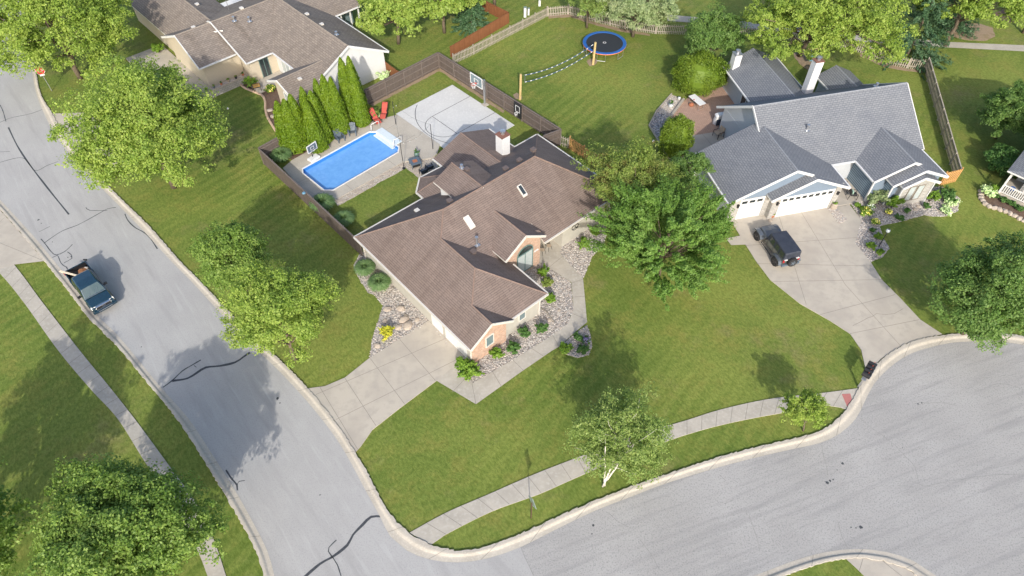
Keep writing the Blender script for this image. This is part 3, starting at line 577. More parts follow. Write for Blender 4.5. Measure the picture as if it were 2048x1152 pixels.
# ---- arborvitae: tall cones in four clusters
def cone(label, x, y, h, r0, seed):
    o = empty("arborvitae_tree", (x, y, 0), 0, label, 'arborvitae', 'arborvitae beside the pool'); r = np.random.default_rng(seed); n = 6500
    t = r.random(n)**1.25; prof = np.minimum(1, (t*6+.55))*(1-t)**.62*1.0
    a = r.uniform(0, 6.283, n); ph = r.uniform(0, 6.28, 3); rr = r0*prof*(1+.05*np.sin(5*a+ph[0]+4*t)+.04*np.sin(11*a+ph[1])+.06*np.sin(9*a+14*t+ph[2])+r.normal(0, .05, n))
    pts = np.stack([rr*np.cos(a), rr*np.sin(a), .1+t*h], 1); nn = np.stack([np.cos(a), np.sin(a), np.full(n, .55)], 1)
    leaves_obj("foliage", pts, nn, .075, LF['thuja'], o, seed=seed, jitter=.7, aspect=.7)
    mb = MB(); mb.lathe((0, 0, 0), [(r0*.84*min(1, k/10*6+.55)*(1-k/10)**.62, .08+k/10*h*.97) for k in range(11)], 14); mb.build("trunk", LF['thuja'], o); return o  # inner cone is a solid foliage-coloured core, added to block see-through gaps
AT = [((552, 203), 5.3, .95), ((567, 200), 5.5, 1.05), ((579, 190), 5.7, 1.0), ((602, 176), 5.9, .9), ((611, 204), 5.3, .95), ((620, 183), 5.6, 1.0), ((629, 159), 6.0, .9), ((644, 151), 6.3, 1.1), ((660, 156), 6.0, .95), ((680, 117), 6.8, 1.1), ((696, 114), 6.9, 1.1), ((703, 138), 6.2, .9)]
ordn = ["leftmost arborvitae of the row, beside the fence corner", "second arborvitae from the left, in the leftmost cluster", "third arborvitae from the left, behind the pool hoop", "fourth arborvitae from the left, slim, at the back of the second cluster", "fifth arborvitae from the left, shortest, front of the second cluster", "sixth arborvitae from the left, right side of the second cluster", "seventh arborvitae from the left, slim, against the taupe roofed house", "eighth arborvitae from the left, stout, behind the slate chairs", "ninth arborvitae from the left, right side of the third cluster", "tall arborvitae on the left of the rightmost cluster", "tallest arborvitae, casting its shadow on the white gable wall", "rightmost arborvitae, front of its cluster beside the red loungers"]
for i, (q, h, r0) in enumerate(AT):
    p = P(q[0], q[1], h); cone(ordn[i], p.x, p.y, h, r0*(1.12 if i < 6 else .96), 40+i)
def spruce(label, base, h, r0, seed, n=9000, name="spruce_tree"):
    b = P(*base); o = empty(name, (b.x, b.y, 0), 0, label, 'tree'); r = np.random.default_rng(seed); pts = []; nn = []
    tiers = int(h/.42)
    for i in range(tiers):
        t = i/tiers; z = .5+t*(h-.5); L = r0*(1-t)**.85+.1; nb = max(5, int(11*(1-t)+4))
        for k in range(nb):
            a = r.uniform(0, 6.283); m = int(n/tiers/nb*1.6*(1-t)+6); s = r.uniform(.1, 1, m)**.7; l2 = L*r.uniform(.75, 1.1)
            x = s*l2; y = r.normal(0, .11, m)*(1.3-s); zz = z - .28*s*l2 + .10*(s*l2)**2/ max(L, .3) + r.normal(0, .07, m)
            pts.append(np.stack([x*np.cos(a)-y*np.sin(a), x*np.sin(a)+y*np.cos(a), zz], 1)); nn.append(np.tile([math.cos(a)*.3, math.sin(a)*.3, .9], (m, 1)))
    leaves_obj("crown", np.concatenate(pts), np.concatenate(nn), .16, LF['spruce'], o, seed=seed, aspect=.32, jitter=.5)
    mb = MB(); mb.tube([(0, 0, 0), (0, 0, h*.95)], [.2, .03], 8); mb.build("trunk", M['bark'], o); return o
spruce("large dark spruce behind the grey house between two yellow green trees", (1812, 112), 9.0, 4.6, 61, 16000)
spruce("dark spruce behind the larger spruce at the top edge", (1900, 60), 7.5, 3.0, 62, 6000)
spruce("short pine with grey green needles above the red cedar fence", (945, 55), 4.5, 2.6, 63, 8000, "pine_tree")

# shrubs and perennials ------------------------------------------------
def tuft(name, label, px, r, h, mat, n, seed, blade=.5, cat='ornamental grass', group=None, z=0):
    b = P(px[0], px[1], z); o = empty(name, (b.x, b.y, 0), 0, label, cat, group); rr = np.random.default_rng(seed); mb_v = []
    a = rr.uniform(0, 6.283, n); s = rr.uniform(0, 1, n)**.6; L = h*rr.uniform(.7, 1.2, n)
    c0 = np.stack([np.cos(a)*s*r*.35, np.sin(a)*s*r*.35, np.zeros(n)], 1); c1 = np.stack([np.cos(a)*s*r*.8, np.sin(a)*s*r*.8, L*.8], 1); c2 = np.stack([np.cos(a)*(s*r*1.25), np.sin(a)*(s*r*1.25), L*(1-.35*s)], 1)
    sd = np.stack([-np.sin(a), np.cos(a), np.zeros(n)], 1)*.022
    q = np.stack([c0-sd, c0+sd, c1+sd, c1-sd, c1-sd, c1+sd, c2+sd*.3, c2-sd*.3], 1).reshape(-1, 3)
    me = bpy.data.meshes.new("blades"); me.vertices.add(8*n); me.vertices.foreach_set("co", q.ravel()); me.loops.add(8*n); me.loops.foreach_set("vertex_index", np.arange(8*n)); me.polygons.add(2*n)
    me.polygons.foreach_set("loop_start", np.arange(0, 8*n, 4)); me.polygons.foreach_set("loop_total", np.full(2*n, 4)); me.materials.append(LF[mat]); me.update()
    q = bpy.data.objects.new("blades", me); C.objects.link(q); q.parent = o
    mb = MB(); mb.lathe((0, 0, 0), [(r*.45, 0), (r*.5, h*.3), (r*.3, h*.5), (.02, h*.6)], 10); mb.build("base", LF['shrubd'], o); return o
def shrub(label, px, r, h, mat='shrub', seed=1, n=None, cat='shrub', flowers=None, name='shrub', leaf=.07, group=None):
    b = P(px[0], px[1], h*.5); n = n or int(1700*r*r/.2+900)
    o = empty(name, (b.x, b.y, 0), 0, label, cat, group)
    pts, nr, cc = clumps((0, 0, h*.52), (r, r, h*.5), 26, r*.42, n, seed, .95, .15, -.4, .3); k = pts[:, 2] > .03; pts = pts[k]; nr = nr[k]
    leaves_obj("foliage", pts, nr, leaf, LF[mat], o, seed=seed)
    if flowers:
        r2 = np.random.default_rng(seed+5); m = 60; u = r2.normal(0, 1, (m, 3)); u[:, 2] = abs(u[:, 2])+.3; u /= np.linalg.norm(u, axis=1)[:, None]
        fo_ = leaves_obj("flowers", u*np.array([r, r, h*.55])*1.02+np.array([0, 0, h*.5]), u, .07, M[flowers], o, seed=seed); fo_['kind'] = 'stuff'
    mb = MB(); rn = random.Random(seed)
    for i in range(8): limb(mb, (0, 0, 0), tuple(cc[i]*.85), .02, .008, 4, .1, 3, rn)
    mb.build("stems", M['bark'], o); return o
shrub("bushy bright green shrub at the foot of the brick garage corner", (932, 736), 1.0, 1.1, 'shrub', 71, 3800, leaf=.09)
shrub("round green shrub nearest the brick gable window along the front wall", (993, 706), .50, .75, 'shrub', 72)
shrub("second round green shrub from the brick gable along the front wall", (1027, 697), .52, .8, 'shrubd', 73)
shrub("round shrub below the small front window of the garage wing", (1047, 665), .50, .75, 'shrubd', 74)
shrub("round shrub right of the small front window, nearest the curved hose", (1084, 657), .48, .75, 'shrubd', 75)
shrub("bright green shrub beside the garage wing's right corner", (1099, 598), .52, .85, 'shrub', 76)
shrub("bright shrub below the arched brick entry window", (1087, 545), .52, .85, 'shrub', 77)
shrub("reddish brown shrub in the shade of the brick entry", (1093, 566), .5, .6, 'olive', 78)
shrub("green shrub in the rock bed right of the front porch", (1168, 488), .55, .9, 'shrub', 79)
shrub("small green shrub by the ornamental tree at the end of the front wall", (1188, 463), .5, .8, 'shrub', 80)
shrub("golden yellow shrub in the rock bed beside the driveway", (774, 664), .6, .75, 'gold', 81, 1900)
shrub("dark green mound at the left of the small lawn bed", (1131, 697), .48, .6, 'shrub', 82)
shrub("dark green mound at the top of the small lawn bed", (1157, 675), .36, .5, 'shrubd', 83)
shrub("dark green mound at the bottom right of the small lawn bed", (1166, 699), .42, .55, 'shrubd', 84)
shrub("purple flowered plant at the right of the small lawn bed", (1172, 681), .3, .4, 'shrubd', 85, flowers='flower_p', cat='flower')
tuft("ornamental_grass", "fine green ornamental grass at the fence end of the garage side bed", (732, 545), .75, .95, 'blade', 1700, 86)
tuft("ornamental_grass", "wider ornamental grass mound along the garage side wall", (761, 575), .8, 1.0, 'blade', 1900, 87)
tuft("ornamental_grass", "ornamental grass inside the fence beside the pool's lower corner", (648, 418), .95, 1.2, 'blade', 1900, 88)
tuft("ornamental_grass", "ornamental grass clump against the fence below the pool grass", (690, 448), .8, 1.0, 'blade', 1500, 89)
tuft("ornamental_grass", "ornamental grass in the dark corner beneath the leftmost arborvitae", (566, 320), .9, 1.1, 'blade', 1600, 90)
shrub("feathery bush behind the red loungers at the fence", (745, 228), .8, .9, 'mid', 91, 1400)
shrub("round flowering shrub between the two red loungers", (755, 232), .38, .6, 'hosta', 92)
shrub("pale green bush below the white gable wall beside the red fence", (768, 152), .75, 1.0, 'hosta', 93, 1300)
shrub("leafy green bush at the start of the curved flower bed", (500, 166), .8, .7, 'shrub', 94, 1500)
shrub("green flowering plant in the mulch by the small taupe gable", (541, 178), .6, .6, 'shrub', 95, flowers='flower_y')
shrub("round clipped bush on the left neighbour's patio", (316, 96), .75, 1.1, 'shrub', 96)
shrub("silvery tall grass like bush at the grey porch wing corner", (1757, 397), 1.05, 1.2, 'grey', 97, 3200, leaf=.09)
shrub("bright yellow green upright shrub between the blue bays", (1790, 405), .75, 1.3, 'shrub', 98, 3000)
shrub("green shrub hugging the right corner of the stone bay", (1864, 392), .62, 1.3, 'shrub', 99, 2400)
shrub("dark green bush right of the stone bay at the bed's end", (1893, 390), .85, 1.0, 'shrubd', 100, 2600)
shrub("large variegated hosta at the right end of the rock bed", (1902, 406), .72, .55, 'hosta', 101, 1700, cat='hosta')
shrub("smaller variegated hosta at the tip of the rock bed", (1892, 421), .6, .45, 'hosta', 102, 1400, cat='hosta')
shrub("daylily with yellow flowers beside the porch walk", (1731, 424), .55, .6, 'shrub', 103, flowers='flower_y', cat='flower')
shrub("white flowering plant behind the yellow daylily", (1741, 414), .35, .5, 'shrub', 104, flowers='flower_w', cat='flower')
shrub("yellow flowering plant in front of the upright shrub", (1777, 424), .32, .4, 'shrub', 105, flowers='flower_y', cat='flower')
shrub("small green plant at the porch corner of the rock bed", (1716, 411), .3, .4, 'shrub', 106, cat='plant')
shrub("dark small plant in the middle of the rock bed's edge", (1800, 435), .4, .45, 'shrubd', 107, cat='plant')
shrub("small plant beneath the stone bay window", (1813, 421), .25, .35, 'shrubd', 108, cat='plant')
shrub("small dark plant below the stone bay's right end", (1853, 412), .32, .5, 'shrubd', 109, cat='plant')
shrub("daylily with yellow blooms in the rock bed by the lawn", (1751, 444), .36, .5, 'shrub', 110, flowers='flower_y', cat='flower')
shrub("green mound plant beside the garden lamp", (1757, 473), .42, .5, 'shrub', 111, cat='plant')
shrub("low green mound nearest the driveway in the rock bed", (1743, 491), .4, .4, 'shrub', 112, cat='plant')
shrub("lowest green mound at the bottom tip of the rock bed", (1761, 505), .34, .4, 'shrub', 113, cat='plant')
shrub("small leafy plant above the garden lamp mound", (1745, 461), .25, .35, 'shrubd', 114, cat='plant')
shrub("shrub at the foot of the white porch post on the right", (1978, 385), .75, .8, 'hosta', 115, 1300)
shrub("lime plant by the white porch's front corner", (1990, 377), .45, .8, 'shrub', 116, cat='plant')
for i, (x, y) in enumerate([(1990, 392), (2008, 400), (2025, 408), (2040, 417)]):
    shrub(["first", "second", "third", "fourth"][i]+" small plant from the left in the dark bed under the white porch", (x, y), .4, .35, 'shrubd', 117+i, cat='plant')

# ================================================================== BEDS AND YARD SURFACES
def bed(name, px, mat, z=.03, label=None, stones=0, sc=None, sm=None, amp=.05, kind='stuff', seed=1, cat=None):
    poly = PL(px); mb = MB(); mb.prism([tuple(p) for p in ragged(poly, amp)], -.02, z)
    if stones:
        r = random.Random(seed); xs = [p.x for p in poly]; ys = [p.y for p in poly]; k = 0; q = [(p.x, p.y) for p in poly]
        while k < stones:
            x, y = r.uniform(min(xs), max(xs)), r.uniform(min(ys), max(ys))
            if not inside((x, y), q): continue
            k += 1; s = r.uniform(.03, .068); a = r.uniform(0, 3.14); e = r.uniform(.6, 1)
            vs = [(x+s*math.cos(a+t)*1.2, y+s*e*math.sin(a+t), z) for t in (0, 1.26, 2.51, 3.77, 5.03)]
            vs += [(x+s*.6*math.cos(a+t), y+s*.6*e*math.sin(a+t), z+s*.75) for t in (0, 1.26, 2.51, 3.77, 5.03)]
            mb.add(vs, [(i, (i+1) % 5, 5+(i+1) % 5, 5+i) for i in range(5)] + [(5, 6, 7, 8, 9)], r.choice((1, 1, 2, 3)))
    o = mb.build(name, [mat, M['st1'], M['st2'], M['st3']]); return tag(o, label, cat, kind=kind)
M['st1'] = plain("pinkish_stone", (.41, .36, .32), .85); M['st2'] = plain("grey_stone", (.32, .305, .295), .85); M['st3'] = plain("white_stone", (.55, .52, .48), .85)
bed("rock_bed", [(722, 505), (708, 530), (714, 552), (735, 585), (748, 590), (765, 612), (757, 640), (746, 672), (739, 717), (800, 680), (860, 646), (900, 700), (860, 600), (760, 500)], M['rock'], stones=2600, seed=2, label="river rock bed between the garage side wall and the driveway", cat="rocks")
bed("rock_bed", [(938, 700), (925, 730), (944, 768), (1040, 712), (1105, 671), (1136, 648), (1147, 618), (1145, 590), (1143, 566), (1112, 545), (1072, 521), (1040, 500), (960, 640)], M['rock'], stones=3800, seed=3, label="river rock bed between the brown house front and its walk", cat="rocks")
bed("rock_bed", [(1118, 470), (1125, 489), (1120, 507), (1135, 524), (1166, 558), (1176, 535), (1186, 512), (1205, 492), (1213, 470), (1212, 440), (1195, 420), (1160, 430)], M['rock'], stones=1800, seed=4, label="river rock bed curving right of the front walk under the trees", cat="rocks")
bed("rock_bed", [(1117, 694), (1130, 708), (1155, 715), (1178, 710), (1184, 693), (1180, 668), (1174, 650), (1160, 660)], M['rock'], stones=700, seed=5, label="small river rock bed with four plants at the bend of the walk", cat="rocks")
bed("rock_bed", [(1690, 402), (1702, 410), (1723, 441), (1710, 487), (1741, 525), (1766, 513), (1778, 497), (1766, 475), (1758, 452), (1799, 444), (1848, 431), (1888, 434), (1916, 422), (1920, 398), (1885, 374), (1800, 372), (1720, 385)], M['rock'], stones=4200, seed=6, label="river rock bed winding along the grey house front", cat="rocks")
bed("rock_bed", [(1654, 417), (1668, 411), (1694, 440), (1678, 449)], M['rock'], stones=350, seed=7, z=.065, label="narrow strip of river rock between driveway and porch walk", cat="rocks", amp=.02)
bed("mulch_bed", [(1962, 396), (1966, 384), (1985, 378), (2060, 400), (2100, 440), (2048, 441), (2010, 422), (1972, 410)], M['mulch'], label="dark mulch bed below the white porch", cat="mulch", z=.03)
bed("mulch_bed", [(486, 170), (505, 182), (527, 190), (533, 215), (540, 240), (556, 262), (575, 240), (600, 200), (560, 155), (520, 150)], M['mulch'], label="dark mulch bed inside the curved edging by the taupe house", cat="mulch")
bed("mulch_bed", [(545, 300), (590, 322), (655, 286), (730, 246), (760, 232), (735, 215), (640, 235), (560, 270)], M['mulch'], z=.035, label="brown mulch strip beneath the arborvitae row", cat="mulch")
bed("mulch_bed", [(272, 0), (275, 14), (305, 18), (335, 15), (348, 4), (340, -8), (290, -8)], M['mulch'], label="round mulch bed of red flowers at the top edge", cat="mulch")
bed("mulch_bed", [(1885, 60), (1900, 72), (1930, 80), (1970, 82), (1990, 73), (1985, 56), (1960, 48), (1920, 46), (1895, 48)], M['straw'], label="tan mulch island beside the park path", cat="mulch")
bed("mulch_bed", [(1985, 28), (1990, 40), (2010, 45), (2035, 43), (2046, 36), (2044, 24), (2010, 18)], M['mulch'], label="dark mulch ring in the top right corner", cat="mulch")
bed("bare_soil", [(1585, 110), (1600, 128), (1618, 142), (1625, 128), (1612, 108), (1598, 100)], M['straw'], label="bare tan soil at the foot of the big tree", cat="soil", amp=.15)
bed("bare_soil", [(1173, 122), (1180, 132), (1190, 131), (1197, 122), (1190, 117), (1178, 118)], M['straw'], z=.012, label="worn sandy patch around the upper volleyball post", cat="soil", amp=.08)
bed("bare_soil", [(1027, 190), (1032, 198), (1044, 198), (1042, 190), (1033, 186)], M['straw'], z=.012, label="worn sandy patch around the lower volleyball post", cat="soil", amp=.08)
for i, (l, pts) in enumerate([("pale worn strip of soil under the upper picket fence", [(1095, 30), (1140, 28), (1190, 45), (1250, 59), (1300, 68), (1300, 72), (1245, 64), (1190, 50), (1140, 34), (1098, 37)]), ("pale soil strip at the foot of the picket fence behind the spruce", [(1722, 106), (1771, 128), (1814, 137), (1848, 140), (1846, 145), (1810, 142), (1768, 134), (1720, 112)]), ("pale soil line at the foot of the brown fence by the court", [(740, 207), (879, 133), (1010, 222), (1006, 226), (879, 142), (744, 213)])]):
    bed("bare_soil", pts, M['straw'], z=.010, label=l, cat="soil", amp=.05)
random.seed(21)
def boulder(label, px, s, seed, h=.35, mat='boulder', name='boulder', group=None):
    b = P(*px); r = random.Random(seed); bm = bmesh.new(); bmesh.ops.create_icosphere(bm, subdivisions=2, radius=1)
    for v in bm.verts:
        v.co *= 1+r.uniform(-.14, .14); v.co.x *= s*.82*r.uniform(.95, 1.05); v.co.y *= s*.62; v.co.z = v.co.z*s*h
    me = bpy.data.meshes.new(name); bm.to_mesh(me); bm.free(); me.materials.append(M[mat]); o = bpy.data.objects.new(name, me); C.objects.link(o)
    o.location = (b.x, b.y, s*h*.35); o.rotation_euler = (0, 0, r.uniform(0, 3)); return tag(o, label, 'rock', group)
for i, (px, s, t) in enumerate([((775, 619), .42, "flat pale boulder highest in the driveway side bed"), ((802, 618), .45, "cream boulder near the garage wall, right of the highest one"), ((811, 633), .30, "small dark boulder in the middle of the driveway side bed"), ((770, 643), .30, "grey boulder just above the golden shrub"), ((808, 640), .5, "flat tan slab boulder in the middle of the driveway side bed"), ((834, 640), .3, "white boulder nearest the driveway corner"), ((816, 652), .55, "largest flat cream boulder right of the golden shrub"), ((797, 655), .4, "pale slab between the golden shrub and the largest boulder"), ((755, 692), .38, "lone tan boulder below the golden shrub"), ((1107, 553), .24, "tan stone beside the walk below the brick entry"), ((1099, 641), .28, "pinkish stone beside the curved hose"), ((1118, 621), .22, "small brown stone near the bend of the walk"), ((1830, 420), .32, "grey boulder in the middle of the right rock bed"), ((1836, 414), .3, "dark boulder behind the grey one in the right rock bed")]):
    boulder(t, px, s, 200+i)
for i in range(13):
    t = i/12; a = resample(PL([(1962, 385), (1961, 398), (1972, 412), (2010, 424), (2048, 443)]), 13)[i]
    q = MB(); bm_s = .36; o = boulder("x", (1000, 500), .36, 230+i, .5, 'boulder', 'edging_stone', 'pale edging stones around the porch bed'); o.location = (a.x, a.y, .08)
    o['label'] = "pale edging stone, one of the line around the dark porch bed"
    o['category'] = 'edging stone'
mb = MB(); pts = smoothline(PL([(478, 168), (492, 178), (512, 186), (526, 193), (531, 205), (531, 218), (536, 236), (549, 258), (553, 264)]), .3)
mb.tube([(p.x, p.y, .06) for p in pts], .13, 6); tag(mb.build("garden_edging", M['edging']), "curved tan block edging between lawn and mulch by the taupe house", "edging")
mb = MB(); pts = smoothline(PL([(1082, 618), (1090, 622), (1097, 630), (1104, 640), (1109, 645)]), .2)
mb.tube([(p.x, p.y, .10) for p in pts], .035, 6); tag(mb.build("garden_hose", M['greywood']), "dark hose curling across the rocks by the front wall", "hose")
# stepping stones strip and patio round the fire pit
bed("stone_strip", [(668, 402), (676, 412), (812, 336), (845, 362), (880, 330), (862, 300), (805, 322)], M['gravel'], z=.02, label="strip of tan gravel and flagstone between the pool deck and the lawn", cat="gravel")
fl = [(680, 401), (700, 392), (716, 383), (741, 366), (758, 354), (775, 347), (790, 338), (805, 330), (832, 345), (850, 345), (842, 322)]
for i, q in enumerate(fl):
    b = P(*q); r = random.Random(i); n = 7; mb = MB(); s = r.uniform(.30, .5)
    mb.prism([(b.x+s*r.uniform(.75, 1.15)*math.cos(k/n*6.283), b.y+s*.65*r.uniform(.75, 1.15)*math.sin(k/n*6.283)) for k in range(n)], .02, .05)
    tag(mb.build("flagstone", M['boulder']), "pale flagstone set in the gravel strip between pool deck and lawn", "flagstone", "flagstones in the gravel strip")

# ================================================================== POOL YARD
deck = PL([(566, 338), (584, 322), (620, 302), (655, 286), (728, 249), (760, 240), (795, 231), (880, 290), (874, 309), (862, 318), (807, 325), (672, 401), (640, 396), (632, 410)])
def P2(x, y): return P(x, y, .14).to_2d()
px_ = ((P2(747, 257.5)-P2(606.5, 336)).normalized()+(P2(805.5, 299)-P2(664, 380.5)).normalized()).normalized(); py_ = Vector((px_.y, -px_.x))
pc = P2(606.5, 336); pc = pc + px_*((P2(625, 361)-pc).dot(px_)); POL = 0; POA = math.atan2(px_.y, px_.x)
PW = (P2(734, 340)-pc).dot(py_); PLn = (P2(805.5, 299)-pc).dot(px_)
# pool outline in its own frame: x along, y across (0 at the far long side)
def pw(x, y): q = pc+px_*x+py_*y; return (q.x, q.y)
ch = .55
out = [(0, ch), (0, PW-ch), (ch, PW), (PLn-ch, PW), (PLn, PW-ch), (PLn, ch), (PLn-ch, 0), (ch*.6, 0)]
mbd = MB(); dk = [(p.x, p.y) for p in deck]
me_ = bmesh.new()
def ring(mb, outer, inner, z, mi=0):
    from mathutils.geometry import delaunay_2d_cdt
    vs = [Vector(p) for p in outer]+[Vector(p) for p in inner]; no = len(outer); ni = len(inner)
    r = delaunay_2d_cdt(vs, [(i, (i+1) % no) for i in range(no)]+[(no+i, no+(i+1) % ni) for i in range(ni)], [], 0, .0001)
    for f in r[2]:
        c = sum((r[0][i] for i in f), Vector((0, 0)))/len(f)
        if inside(c, outer) and not inside(c, inner):
            q = [(r[0][i].x, r[0][i].y, z) for i in f]
            if (Vector(q[1])-Vector(q[0])).cross(Vector(q[2])-Vector(q[0])).z < 0: q = q[::-1]
            mb.add(q, [tuple(range(len(q)))], mi)
inn = [pw(*p) for p in out]
mb = MB(); ring(mb, [(-300, -100), (300, -100), (300, 420), (-300, 420)], inn, 0.0); tag(mb.build("ground", M['grass']), kind='structure')
ring(mbd, dk, inn, .10)
for i in range(len(dk)):
    a, b = dk[i], dk[(i+1) % len(dk)]; mbd.add([(a[0], a[1], -.02), (b[0], b[1], -.02), (b[0], b[1], .10), (a[0], a[1], .10)], [(0, 1, 2, 3)])
for x in (1.8, 4.2, 6.6): strip(mbd, [pw(x, PW+.15), pw(x, PW+1.35)], .03, .103, 1); strip(mbd, [pw(x+.5, -.15), pw(x+.5, -1.2)], .03, .103, 1)
for l in ([pw(-.15, PW*.3), pw(-1.6, PW*.3)], [pw(-.15, PW*.85), pw(-1.6, PW*.9)], [pw(PLn+.2, PW*.2), pw(PLn+1.9, PW*.2)], [pw(PLn+.2, PW*.8), pw(PLn+2.3, PW*.8)]): strip(mbd, l, .03, .103, 1)
tag(mbd.build("pool_deck", [M['deck'], M['joint']]), kind='structure')
pool = empty("swimming_pool", (pc.x, pc.y, 0), POA, "rectangular blue swimming pool with cut corners and white coping", "pool")
sgn = -1
L_ = [(x, sgn*y) for x, y in out]
mb = MB()
for i in range(8):
    a, b = L_[i], L_[(i+1) % 8]; mb.add([(a[0], a[1], -.95), (b[0], b[1], -.95), (b[0], b[1], .12), (a[0], a[1], .12)], [(3, 2, 1, 0)])
mb.build("liner", M['poolwall'], pool)
mb = MB(); cx, cy = PLn/2, sgn*PW/2
for i in range(8):
    a, b = Vector(L_[i]), Vector(L_[(i+1) % 8]); c = Vector((cx, cy)); f = lambda p, k: (p.x+(p-c).x/PLn*2*k, p.y+(p-c).y/PW*2*k)
    a0, b0, a1, b1 = f(a, -.03), f(b, -.03), f(a, .06), f(b, .06)
    mb.add([(*a0, .15), (*b0, .15), (*b1, .15), (*a1, .15), (*a0, .05), (*b0, .05), (*b1, .09), (*a1, .09)], [(0, 1, 2, 3), (4, 5, 1, 0), (3, 2, 6, 7)])
mb.build("coping", M['vinyl'], pool, recalc=True)
mb = MB(); mb.poly([(p[0], p[1], -.30) for p in L_]); mb.build("water", M['water'], pool)
# corner stairs
st = empty("pool_steps", (0, 0, 0), 0); st.parent = pool
mb = MB(); s0, s1 = PLn-ch*1.0, PLn+.75
mb.box(PLn-.05, sgn*PW*.78, .05, s1, sgn*PW*.08, .16); 
for k, z in enumerate((.04, -.10)): mb.box(PLn-.1-.32*k, sgn*PW*.76, z-.15, PLn+.25-.32*k, sgn*PW*.10, z)
C.objects.unlink(st); bpy.data.objects.remove(st); mb.build("steps", M['step'], pool, bevel=.03, recalc=True)
for yy in (.02, .80):
    mb = MB(); y = sgn*PW*yy; X = PLn+.15
    mb.tube([(X-.45, y, .05), (X-.45, y, .75), (X-.35, y, .85), (X+.35, y, .85), (X+.5, y, .78), (X+.5, y, .05)], .035, 8); mb.build("handrail", M['vinyl'], pool, smooth=True)
# pool hoop
b = P(628, 318, .1); o = empty("pool_basketball_hoop", b, POA+R(8), "small white poolside basketball hoop on a water filled base", "basketball hoop")
mb = MB(); mb.box(-.55, -.35, 0, .55, .35, .22); mb.build("base", M['vinyl'], o, bevel=.08)
mb = MB(); mb.tube([(0, .1, .2), (0, .1, 1.1), (0, -.12, 1.35)], .035, 8); mb.bar((-.28, .1, .9), (.28, .1, .6), .03); mb.build("pole", M['darkmetal'], o)
mb = MB(); mb.box(-.52, -.18, 1.05, .52, -.14, 1.75); mb.build("backboard", M['slate'], o)
bb = o.children[-1]; mb = MB()
for q in ((-.56, -.20, 1.01, .56, -.12, 1.07), (-.56, -.20, 1.73, .56, -.12, 1.79), (-.56, -.20, 1.07, -.50, -.12, 1.73), (.50, -.20, 1.07, .56, -.12, 1.73), (-.2, -.21, 1.2, .2, -.19, 1.23), (-.2, -.21, 1.5, .2, -.19, 1.53), (-.2, -.21, 1.23, -.17, -.19, 1.5), (.17, -.21, 1.23, .2, -.19, 1.5)): mb.box(*q)
mb.build("border", M['vinyl'], bb)
mb = MB(); mb.tube([(.2*math.cos(a/12*6.283), -.40+.2*math.sin(a/12*6.283), 1.2) for a in range(13)], .015, 5, cap=False); mb.build("rim", M['darkmetal'], o)
# chairs
def adirondack(px, rz, label, mat='slate'):
    b = P(px[0], px[1], .1); o = empty("adirondack_chair", b, rz, label, "chair", "slate plastic garden chairs by the arborvitae")
    mb = MB(); [mb.bar((x, -.28, .38), (x, .28, .26), .095, .025) for x in (-.24, -.12, 0, .12, .24)]; mb.build("seat", M[mat], o)
    mb = MB(); [mb.bar((x, .26, .25), (x*1.15, .62, 1.0-abs(x)*.3), .1, .025) for x in (-.24, -.12, 0, .12, .24)]; mb.bar((-.3, .48, .75), (.3, .48, .75), .03, .06); mb.build("backrest", M[mat], o)
    for sx in (-1, 1):
        mb = MB(); mb.bar((sx*.36, -.36, .56), (sx*.36, .42, .56), .14, .03); mb.build("armrest", M[mat], o)
        mb = MB(); mb.bar((sx*.32, -.3, 0), (sx*.32, -.3, .55), .05, .09); mb.build("leg", M[mat], o)
        mb = MB(); mb.bar((sx*.3, -.3, .32), (sx*.3, .62, .03), .04, .12); mb.build("leg", M[mat], o)
    return o
adirondack((681, 281), R(38), "slate garden chair turned away at the left, below the stout arborvitae")
adirondack((706, 269), R(8), "slate garden chair on the right, facing the pool")
def lounger(px, rz, label):
    b = P(px[0], px[1], .1); o = empty("red_lounger", b, rz, label, "lounger", "red loungers at the court corner")
    prof = [(-.85, .32), (-.35, .44), (.0, .36), (.45, .62), (.95, .98)]
    mb = MB()
    for (a, z), (c, y) in zip(prof, prof[1:]): mb.add([(-.27, a, z), (.27, a, z), (.27, c, y), (-.27, c, y), (-.27, a, z-.03), (.27, a, z-.03), (.27, c, y-.03), (-.27, c, y-.03)], [(0, 1, 2, 3), (7, 6, 5, 4), (0, 4, 5, 1), (2, 6, 7, 3), (0, 3, 7, 4), (1, 5, 6, 2)])
    mb.build("sling", M['red'], o)
    mb = MB(); mb.cbox((0, .86, .97), (.42, .2, .09)); mb.build("headrest", M['red'], o, bevel=.03)
    for sx in (-1, 1):
        mb = MB(); mb.tube([(sx*.3, a, z) for a, z in prof], .022, 6); mb.bar((sx*.31, -.1, .62), (sx*.31, .45, .66), .06, .025); mb.build("side_frame", M['darkmetal'], o)
        mb = MB(); mb.tube([(sx*.31, -.55, .4), (sx*.31, .5, 0)], .02, 6); mb.build("leg", M['darkmetal'], o)
        mb = MB(); mb.tube([(sx*.31, .35, .6), (sx*.31, -.5, 0)], .02, 6); mb.build("leg", M['darkmetal'], o)
lounger((752, 243), R(32), "red lounger angled towards the pool, left of the flowering shrub")
lounger((769, 232), R(-4), "red lounger standing straight, right of the flowering shrub")
